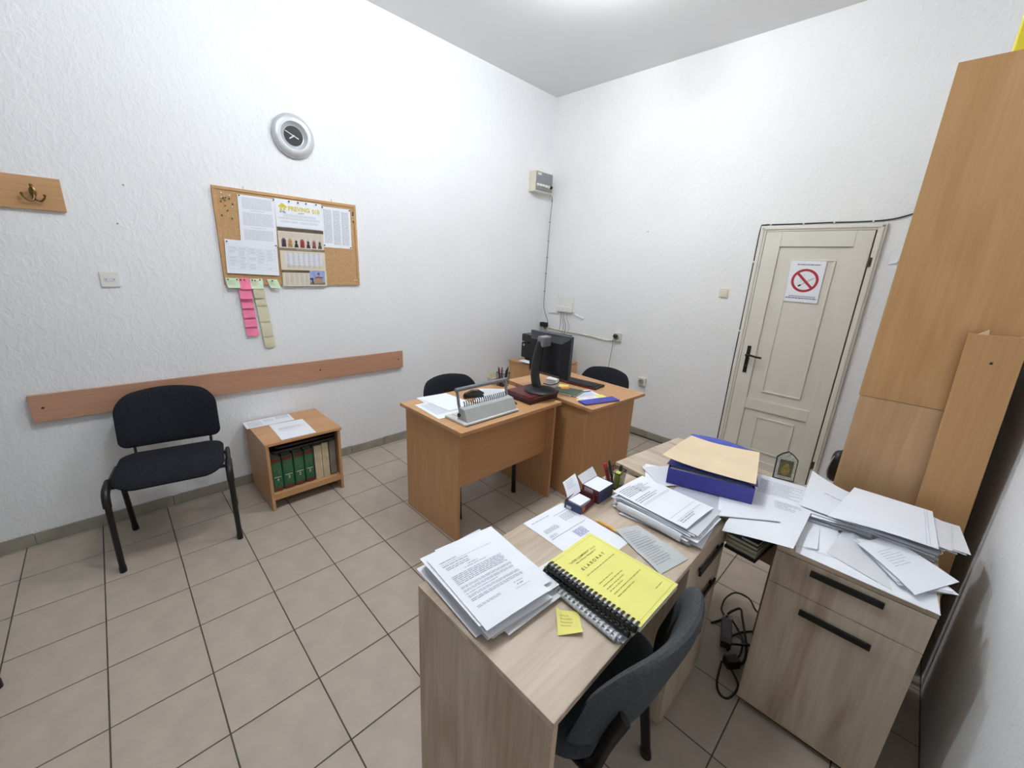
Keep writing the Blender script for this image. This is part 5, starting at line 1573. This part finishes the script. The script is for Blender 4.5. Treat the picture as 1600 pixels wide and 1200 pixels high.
sf = Sheet((2.372, -2.490, 0.824), (2.372, -2.386, 0.832), (2.3998, -2.386, 0.800), (2.3998, -2.490, 0.800))
part('open_flap', sf.mesh(new(), 2, 2, 0.001), M_PAPER2, t)
part('wall_print', bx(2.41, 2.45, -2.4904, -2.4901, 0.775, 0.795), mat('pale_print', (186, 160, 170), 0.5), t)
mesh_cup(2.447, -2.318, 0.7455, 0.062, 0.075, 'small black wire mesh pen cup at the far end of the oak desk')
G2 = 'pens in the cup on the oak desk'
upright(2.432, -2.330, 0.750, 0.842, -0.030, -0.010, 0.0075, mat('marker_red', (186, 36, 40), 0.4), 'red marker leaning left in the oak desk cup', G2, True)
upright(2.440, -2.318, 0.750, 0.850, -0.034, 0.004, 0.0050, M_BLACK, 'black pen leaning in the oak desk cup', G2)
upright(2.462, -2.328, 0.750, 0.824, 0.004, -0.004, 0.0125, mat('highlighter', (186, 206, 62), 0.4), 'lime green highlighter in the oak desk cup', G2, True)
upright(2.450, -2.302, 0.750, 0.840, 0.006, 0.006, 0.0065, mat('dark_green_marker', (36, 56, 48), 0.4), 'dark green marker in the oak desk cup', G2, True)

# file pile with plastic sleeves
M_SLEEVE = mat('plastic_sleeve', (206, 210, 218), 0.12, var=0.03, coat=0.5)
z = pile(2.690, -2.362, 1.53, 0.7452, 14, 0.0030, 0.008, 0.04, 'white sheet inside the sleeve pile at the far end of the oak desk', 'sheets in the far desk pile', ((1, (0.014, -0.006)), (3, (-0.016, 0.0)), (6, (0.012, 0.004)), (9, (-0.014, 0.006))), 8)
for k in range(3):
    s = flat(2.684 + 0.006 * k, -2.360 + 0.004 * k, 0.22, 0.302, 1.51 + 0.03 * k, z + 0.001 + 0.003 * k, curl=lambda u, v: 0.0008 * math.sin(4 * v))
    paper('plastic_sleeve', s, M_SLEEVE, ('clear plastic sleeve low in the file pile', 'clear plastic sleeve in the middle of the file pile', 'clear plastic sleeve high in the file pile')[k], 'sleeve', 'sleeves in the file pile', (), 6, 6)
z += 0.010
bm = tube(new(), bez([(2.555, -2.472, 0.770), (2.65, -2.474, 0.772), (2.80, -2.478, 0.768)], 5), [0.009] * 11, 10, 0.016, up=(0, 1, 0))
solo('rolled_sheet', bm, M_PAPER, 'folded-over white sheet at the front edge of the file pile', 'paper', smooth=True)
s = flat(2.668, -2.352, 0.208, 0.297, 1.50, z + 0.003, curl=lambda u, v: 0.006 * (v - 0.4) ** 2 + 0.003 * math.sin(PI * u))
def form(bm):
    r = random.Random(44)
    s.words(bm, 0.06, 0.5, 0.06, 0.24, 6, r, ragged=.4); s.words(bm, 0.4, 0.85, 0.10, 0.26, 8, r, ragged=.5); s.words(bm, 0.06, 0.8, 0.30, 0.40, 3, r, ragged=.5)
    for v in (0.42, 0.44, 0.78, 0.86): s.quad(bm, 0.06, 0.92, v, v + 0.004)
    s.words(bm, 0.1, 0.8, 0.88, 0.94, 2, r, ragged=.5)
paper('paper_sheet', s, M_PAPER, 'printed form on top of the file pile beside the blue box file', 'paper', None, [(form, M_INK)], 10, 10)

# ================================================================== ON THE RETURN DESK
z = pile(2.575, -2.095, 0.75, 0.7672, 5, 0.0014, 0.004, 0.16, 'white sheet fanned out at the left of the blue box file', 'sheets fanned left of the blue box file', (), 13, 0.80, 0.55)
BA = math.radians(17.5)
def blue_file():
    t = thing('box_file', 'royal blue box file lying on the return desk', 'box file', (2.600, -2.165, 0.7755), BA)
    MBL = mat('royal_blue', (62, 62, 158), 0.42, var=0.08)
    def P(n, bm, m, **k): return part(n, bm, m, t, local=True, **k)
    L, D, H = 0.320, 0.275, 0.068
    P('front_wall', bx(0, L, 0, 0.003, 0, H, bev=0.0008), MBL)
    P('side_wall', bx(0, 0.003, 0.003, D, 0, H, bev=0.0008), MBL)
    P('side_wall', bx(L - 0.003, L, 0.003, D, 0, H, bev=0.0008), MBL)
    P('base', bx(0.003, L - 0.003, 0.003, D, 0, 0.003), MBL)
    P('back_wall', bx(0.003, L - 0.003, D - 0.003, D, 0.003, H, bev=0.0008), MBL)
    P('page_block', bx(0.006, L - 0.006, 0.006, D - 0.006, 0.0032, H - 0.012), M_PAPER2)
blue_file()
MBF = Matrix.Translation((2.600, -2.165, 0.7755)) @ Matrix.Rotation(BA, 4, 'Z')
def bl(x, y, z): return tuple(MBF @ Vector((x, y, z)))
s = Sheet(bl(0.06, 0.392, 0.095), bl(0.335, 0.362, 0.082), bl(0.33, 0.02, 0.0705), bl(-0.01, 0.03, 0.0705), curl=lambda u, v: 0.004 * math.sin(PI * u) + 0.010 * (1 - v) * math.sin(PI * u))
paper('blue_folder', s, mat('blue_folder', (66, 84, 180), 0.4, var=0.08), 'blue plastic folder sticking out behind the kraft folder', 'folder', None, (), 10, 10, 0.001)
s = Sheet(bl(0.060, 0.300, 0.104), bl(0.345, 0.318, 0.094), bl(0.318, 0.004, 0.080), bl(-0.034, 0.030, 0.090), curl=lambda u, v: 0.003 + 0.014 * (2 * u - 1) ** 2 * (0.35 + 0.65 * (u < 0.5)) + 0.004 * math.sin(PI * v))
paper('kraft_folder', s, mat('kraft_card', (234, 212, 178), 0.75, var=0.04, scale=8), 'tan kraft folder lying on top of the blue box file', 'folder', None, (), 12, 12, 0.0015)
# sheets sliding off towards the cabinet
s = Sheet((2.880, -1.925, 0.7695), (3.078, -1.885, 0.7700), (3.080, -2.248, 0.7700), (2.872, -2.285, 0.7695), curl=lambda u, v: 0.002 * math.sin(PI * u) - 0.26 * max(0, v - 0.90) * (1 - u))
paper('paper_sheet', s, M_PAPER, 'large white sheet bridging return desk and oak cabinet', 'paper', None, [(text_rows(s, [(0.3, 0.9, 0.12, 0.3, 7, dict(ragged=.4))], 71), M_INKL)], 10, 12)
s = Sheet((2.785, -2.060, 0.7715), (2.950, -1.945, 0.7725), (3.012, -2.118, 0.778), (2.840, -2.252, 0.7735), curl=lambda u, v: 0.001 * math.sin(PI * u))
def perf(bm):
    for i in range(26):
        s.quad(bm, 0.02 + i * 0.038, 0.032 + i * 0.038, 0.972, 0.984)
paper('paper_sheet', s, M_PAPER, 'continuous form sheet with perforated edge in front of the blue box file', 'paper', None, [(perf, M_INK, 'perforation')], 10, 10)
s = Sheet((2.640, -2.060, 0.7700), (2.845, -2.000, 0.7700), (2.848, -2.262, 0.7700), (2.652, -2.262, 0.7700), curl=lambda u, v: 0.001)
paper('plastic_sleeve', s, M_SLEEVE, 'clear plastic sleeve poking out under the blue box file', 'sleeve', None, (), 6, 6)
s = flat(2.955, -1.840, 0.20, 0.24, 0.15, 0.7676)
paper('paper_sheet', s, M_PAPER, 'grey-printed sheet lying in front of the icon frame', 'paper', None, [(text_rows(s, [(0.1, 0.9, 0.2, 0.9, 14, dict(ragged=.3))], 72), M_INKL)], 3, 3)

# icon frame
def icon():
    t = thing('icon_frame', 'small arched silver icon frame standing on the return desk', 'picture frame', (2.936, -1.712, 0.7675), math.radians(17))
    T = Matrix.Rotation(math.radians(-8), 4, 'X') @ Matrix(((1, 0, 0, 0), (0, 0, -1, 0), (0, 1, 0, 0), (0, 0, 0, 1)))
    def arch(w, h0, h1, hp, n=6):
        p = [(-w, h0), (w, h0), (w, h1)]
        for i in range(1, n): p.append((w - (w) * i / n, h1 + (hp - h1) * math.sin(PI / 2 * i / n)))
        p.append((0, hp + 0.004))
        for i in range(n - 1, 0, -1): p.append((-w + (w) * i / n, h1 + (hp - h1) * math.sin(PI / 2 * i / n)))
        p.append((-w, h1))
        return p
    def P(n, bm, m, pr=None, **k): bm.transform(T); return part(n, bm, m, pr or t, local=True, **k)
    P('backing', prism(new(), arch(0.0405, 0.0, 0.100, 0.128), -0.006, 0.004), M_BLACK)
    sv = mat('ornate_silver', (214, 210, 192), 0.4, 0.15, var=0.4, scale=260, bump=0.5, bscale=320)
    P('silver_border', prism(new(), arch(0.0365, 0.004, 0.098, 0.124), 0.0041, 0.0065), sv)
    P('gilt_panel', prism(new(), [(-0.026, 0.018), (0.026, 0.018), (0.026, 0.092), (-0.026, 0.092)], 0.0066, 0.0072), mat('dark_gilt', (112, 102, 66), 0.4, 0.2, var=0.35, scale=90))
    bm = new()
    for (a, b, r0) in ((0.0, 0.066, 0.012), (0.0, 0.040, 0.016), (-0.010, 0.052, 0.007), (0.010, 0.052, 0.007)):
        lathe(bm, [(r0, 0), (r0 * 0.7, 0.0012), (0, 0.0018)], 14, Matrix.Translation((a, b, 0.0072)))
    P('gilt_relief', bm, mat('gilt', (160, 140, 76), 0.35, 0.6, var=0.3, scale=120), smooth=True)
    bm = new()
    for (a, b) in ((-0.020, 0.106), (0.020, 0.106), (0, 0.112), (-0.031, 0.03), (-0.031, 0.05), (-0.031, 0.07), (0.031, 0.03), (0.031, 0.05), (0.031, 0.07), (-0.02, 0.011), (0, 0.011), (0.02, 0.011)):
        lathe(bm, [(0.0045, 0), (0.003, 0.002), (0, 0.0026)], 10, Matrix.Translation((a, b, 0.0065)))
    P('silver_bead', bm, sv, smooth=True, kind='stuff')
    bm = bx(-0.006, 0.006, 0.006, 0.045, 0.0, 0.008)
    part('strut', bm, M_BLACK, t, local=True)
icon()

# ================================================================== PAPERS ON THE OAK CABINET
CT = 0.7372
s = Sheet((3.055, -1.900, CT + 0.001), (3.165, -1.893, CT + 0.001), (3.185, -2.140, CT + 0.001), (3.072, -2.170, CT + 0.001), curl=lambda u, v: 0.0008)
paper('paper_sheet', s, M_PAPER, 'white sheet at the left edge of the oak cabinet top', 'paper', nu=4, nv=4)
s = Sheet((3.050, -1.96, CT + 0.0006), (3.345, -1.94, CT + 0.0006), (3.405, -2.212, CT + 0.0006), (3.085, -2.206, CT + 0.0006))
paper('paper_sheet', s, M_PAPER, 'wide white sheet along the front edge of the oak cabinet top', 'paper', nu=4, nv=4)
s = Sheet((3.062, -2.02, CT + 0.004), (3.120, -1.99, CT + 0.004), (3.135, -2.145, CT + 0.006), (3.085, -2.165, CT + 0.004), curl=lambda u, v: 0.004 * u * v)
paper('folded_slip', s, M_PAPER, 'folded white slip on the left of the oak cabinet top', 'paper', nu=4, nv=4, th=0.004)
z = pile(3.150, -1.795, 0.10, CT + 0.003, 9, 0.0035, 0.006, 0.06, 'white sheet in the loose pile at the back left of the oak cabinet', 'sheets at the back left of the cabinet', (), 23, 0.95, 0.95)
s = Sheet((3.022, -1.655, z + 0.040), (3.240, -1.668, z + 0.010), (3.225, -1.925, z + 0.006), (3.040, -1.925, z + 0.006), curl=lambda u, v: 0.018 * (1 - v) * (1 - u) * (1 - u) - 0.008 * math.sin(PI * u) * (1 - v))
paper('paper_sheet', s, M_PAPER, 'white sheet with an upturned corner at the back left of the oak cabinet', 'paper', None, [(text_rows(s, [(0.3, 0.7, 0.4, 0.46, 1)], 5), M_INKL)], 12, 12)
z = pile(3.305, -1.790, 1.62, CT + 0.0475, 6, 0.0025, 0.008, 0.05, 'white sheet in the thick stack at the back of the oak cabinet', 'sheets in the cabinet stack', ((2, (0.02, 0.0)), (4, (0.03, 0.01))), 29)
t = thing('file_bundle', 'dark clipped file bundle under the white stack on the oak cabinet', 'file bundle', (3.32, -1.78, CT + 0.003))
for k in range(7):
    zz0 = CT + 0.0385 - 0.0052 * k
    part('file_leaf', bx(3.205 + 0.004 * (k % 3), 3.428 - 0.003 * (k % 4), -1.915 + 0.003 * (k % 3), -1.640, zz0, zz0 + 0.0046, bev=0.0006), M_PAPER2 if k % 2 else mat('grey_leaf', (176, 178, 184), 0.7), t)
for y in (-1.86, -1.72):
    part('file_clip', tube(new(), bez([(3.428, y, CT + 0.012), (3.438, y, CT + 0.022), (3.430, y + 0.004, CT + 0.036)], 4), 0.0022, 6), M_SILVER, t, smooth=True)
s = Sheet((3.172, -1.632, z + 0.002), (3.405, -1.628, z + 0.002), (3.418, -1.935, z + 0.002), (3.130, -1.972, z - 0.006), curl=lambda u, v: 0.006 * math.sin(PI * u) * (v) + 0.003)
paper('paper_sheet', s, M_PAPER, 'large blank folded sheet on top of the cabinet stack', 'paper', None, [(lambda bm: [s.quad(bm, u, u + 0.004, 0.02, 0.98, n=1) for u in (0.90, 0.93)], M_INKL, 'fold_line')], 12, 12, 0.002)
s = Sheet((3.380, -1.640, z - 0.004), (3.478, -1.690, z - 0.006), (3.436, -1.900, z - 0.012), (3.340, -1.880, z - 0.006))
paper('paper_sheet', s, M_PAPER, 'white sheet jutting out to the wall under the large folded sheet', 'paper', nu=6, nv=6)
s = Sheet((3.182, -1.925, CT + 0.004), (3.275, -1.938, CT + 0.005), (3.330, -2.192, CT + 0.003), (3.160, -2.130, CT + 0.003), curl=lambda u, v: 0.010 * math.exp(-((u - 0.3) / 0.2) ** 2) * (1 - v))
paper('paper_sheet', s, M_PAPER2, 'creased white sheet in the middle of the cabinet front edge', 'paper', nu=10, nv=8)
s = Sheet((3.262, -2.015, CT + 0.0015), (3.420, -2.000, CT + 0.0015), (3.434, -2.212, CT + 0.0015), (3.300, -2.205, CT + 0.0015))
paper('paper_sheet', s, M_PAPER, 'white sheet at the front right corner of the oak cabinet', 'paper', nu=3, nv=3)
z = pile(3.345, -2.035, 0.62, CT + 0.0075, 4, 0.0022, 0.004, 0.05, 'white slip under the top slip at the cabinet front right', 'slips at the cabinet front right', (), 37, 0.70, 0.72)
s = Sheet((3.228, -2.016, z + 0.004), (3.296, -1.878, z + 0.004), (3.474, -2.006, z + 0.002), (3.376, -2.192, z + 0.003), curl=lambda u, v: 0.005 * math.sin(PI * v))
paper('paper_sheet', s, M_PAPER, 'top white slip overhanging the right side of the oak cabinet', 'paper', None, [(text_rows(s, [(0.2, 0.7, 0.25, 0.6, 7, dict(fill=0.22, ragged=0.4))], 90), M_INKL)], 8, 8)

# ================================================================== CABLES ON THE FLOOR
FG = 'tangled cables on the floor between oak desk and cabinet'
def fc_(pts, lab, r=0.0042, lift=()):
    P3 = [(x, y, r + 0.0005 + dict(lift).get(i, 0.0)) for i, (x, y) in enumerate(pts)]
    cable('floor_cable', P3, r, M_CABLE, lab, 'cable', FG)
fc_([(2.935, -2.071), (2.953, -2.181), (2.978, -2.226), (3.008, -2.224), (3.022, -2.172), (3.018, -2.128), (2.989, -2.091), (2.966, -2.069), (2.940, -2.02)], 'black cable loop nearest the oak cabinet corner', 0.0045)
fc_([(2.853, -1.791), (2.829, -1.753), (2.827, -1.694), (2.854, -1.635), (2.912, -1.618), (2.955, -1.637), (2.99, -1.652)], 'black cable arching under the return desk', 0.004, ((2, .02), (3, .035), (4, .03)))
fc_([(2.865, -1.778), (2.881, -1.756), (2.905, -1.729), (2.930, -1.779), (2.975, -1.882), (2.996, -1.938), (3.002, -2.007), (2.975, -2.05)], 'thick black cable bent around the adapter', 0.0055, ((1, .02), (2, .03), (3, .022), (4, .014)))
fc_([(2.926, -1.935), (2.927, -1.907), (2.948, -1.838), (2.993, -1.779)], 'short black cable running under the cabinet side', 0.004, ((0, .012), (1, .012)))
fc_([(2.935, -1.996), (2.934, -1.962), (2.978, -1.924), (3.015, -1.869)], 'black cable crossing in the middle of the tangle', 0.005, ((1, .010), (2, .014)))
fc_([(2.894, -1.818), (2.932, -1.836), (2.966, -1.892), (2.980, -1.964), (2.975, -2.02)], 'inner black cable of the tangle', 0.004, ((0, .02), (2, .010)))
fc_([(2.827, -1.892), (2.855, -1.831), (2.868, -1.786)], 'black cable stub towards the oak desk', 0.0045)
t = thing('power_adapter', 'black power brick lying in the cable tangle on the floor', 'adapter', (2.900, -1.91, 0), 0)
bm = bx(-0.022, 0.022, -0.080, 0.080, 0.0005, 0.034, bev=0.004, M=Matrix.Translation((2.900, -1.910, 0)) @ Matrix.Rotation(0.28, 4, 'Z'))
part('body', bm, mat('adapter_grey', (44, 44, 48), 0.4), t)
part('label_plate', bx(-0.016, 0.016, -0.05, 0.05, 0.0342, 0.0346, M=Matrix.Translation((2.900, -1.910, 0)) @ Matrix.Rotation(0.28, 4, 'Z')), mat('adapter_label', (74, 74, 80), 0.5), t)
bm = bx(-0.03, 0.03, -0.022, 0.022, 0.0005, 0.04, bev=0.006, M=Matrix.Translation((2.968, -2.055, 0)) @ Matrix.Rotation(0.9, 4, 'Z'))
solo('plug_block', bm, M_BLACK, 'black triple plug block beside the oak cabinet foot', 'plug')

# small marks on the walls
for (x, y, z, ax, lab) in ((1.231, 0.0, 1.995, 'y', 'tiny nail in the back wall left of the door'), (0.0, -3.545, 1.945, 'x', 'tiny nail in the left wall right of the coat hooks'), (0.0, -3.60, 1.745, 'x', 'tiny screw plug in the left wall above the socket')):
    Rm = Matrix.Rotation(PI / 2, 4, 'X') if ax == 'y' else Matrix.Rotation(PI / 2, 4, 'Y')
    bm = lathe(new(), [(0, 0), (0.0022, 0), (0.0022, 0.008), (0.0045, 0.0085), (0.0045, 0.0105), (0, 0.011)], 10, Matrix.Translation((x, y, z)) @ Rm)
    solo('nail', bm, M_GREYP, lab, 'nail', smooth=True)
s = Sheet((2.975, -0.004, 1.772), (3.020, -0.014, 1.790), (3.014, -0.010, 1.764), (2.978, -0.002, 1.754), nrm=(0, -1, 0), curl=lambda u, v: 0.006 * u * u)
paper('tape_scrap', s, M_PAPER, 'curled scrap of white tape on the wall beside the tall cabinet', 'tape', nu=5, nv=3)
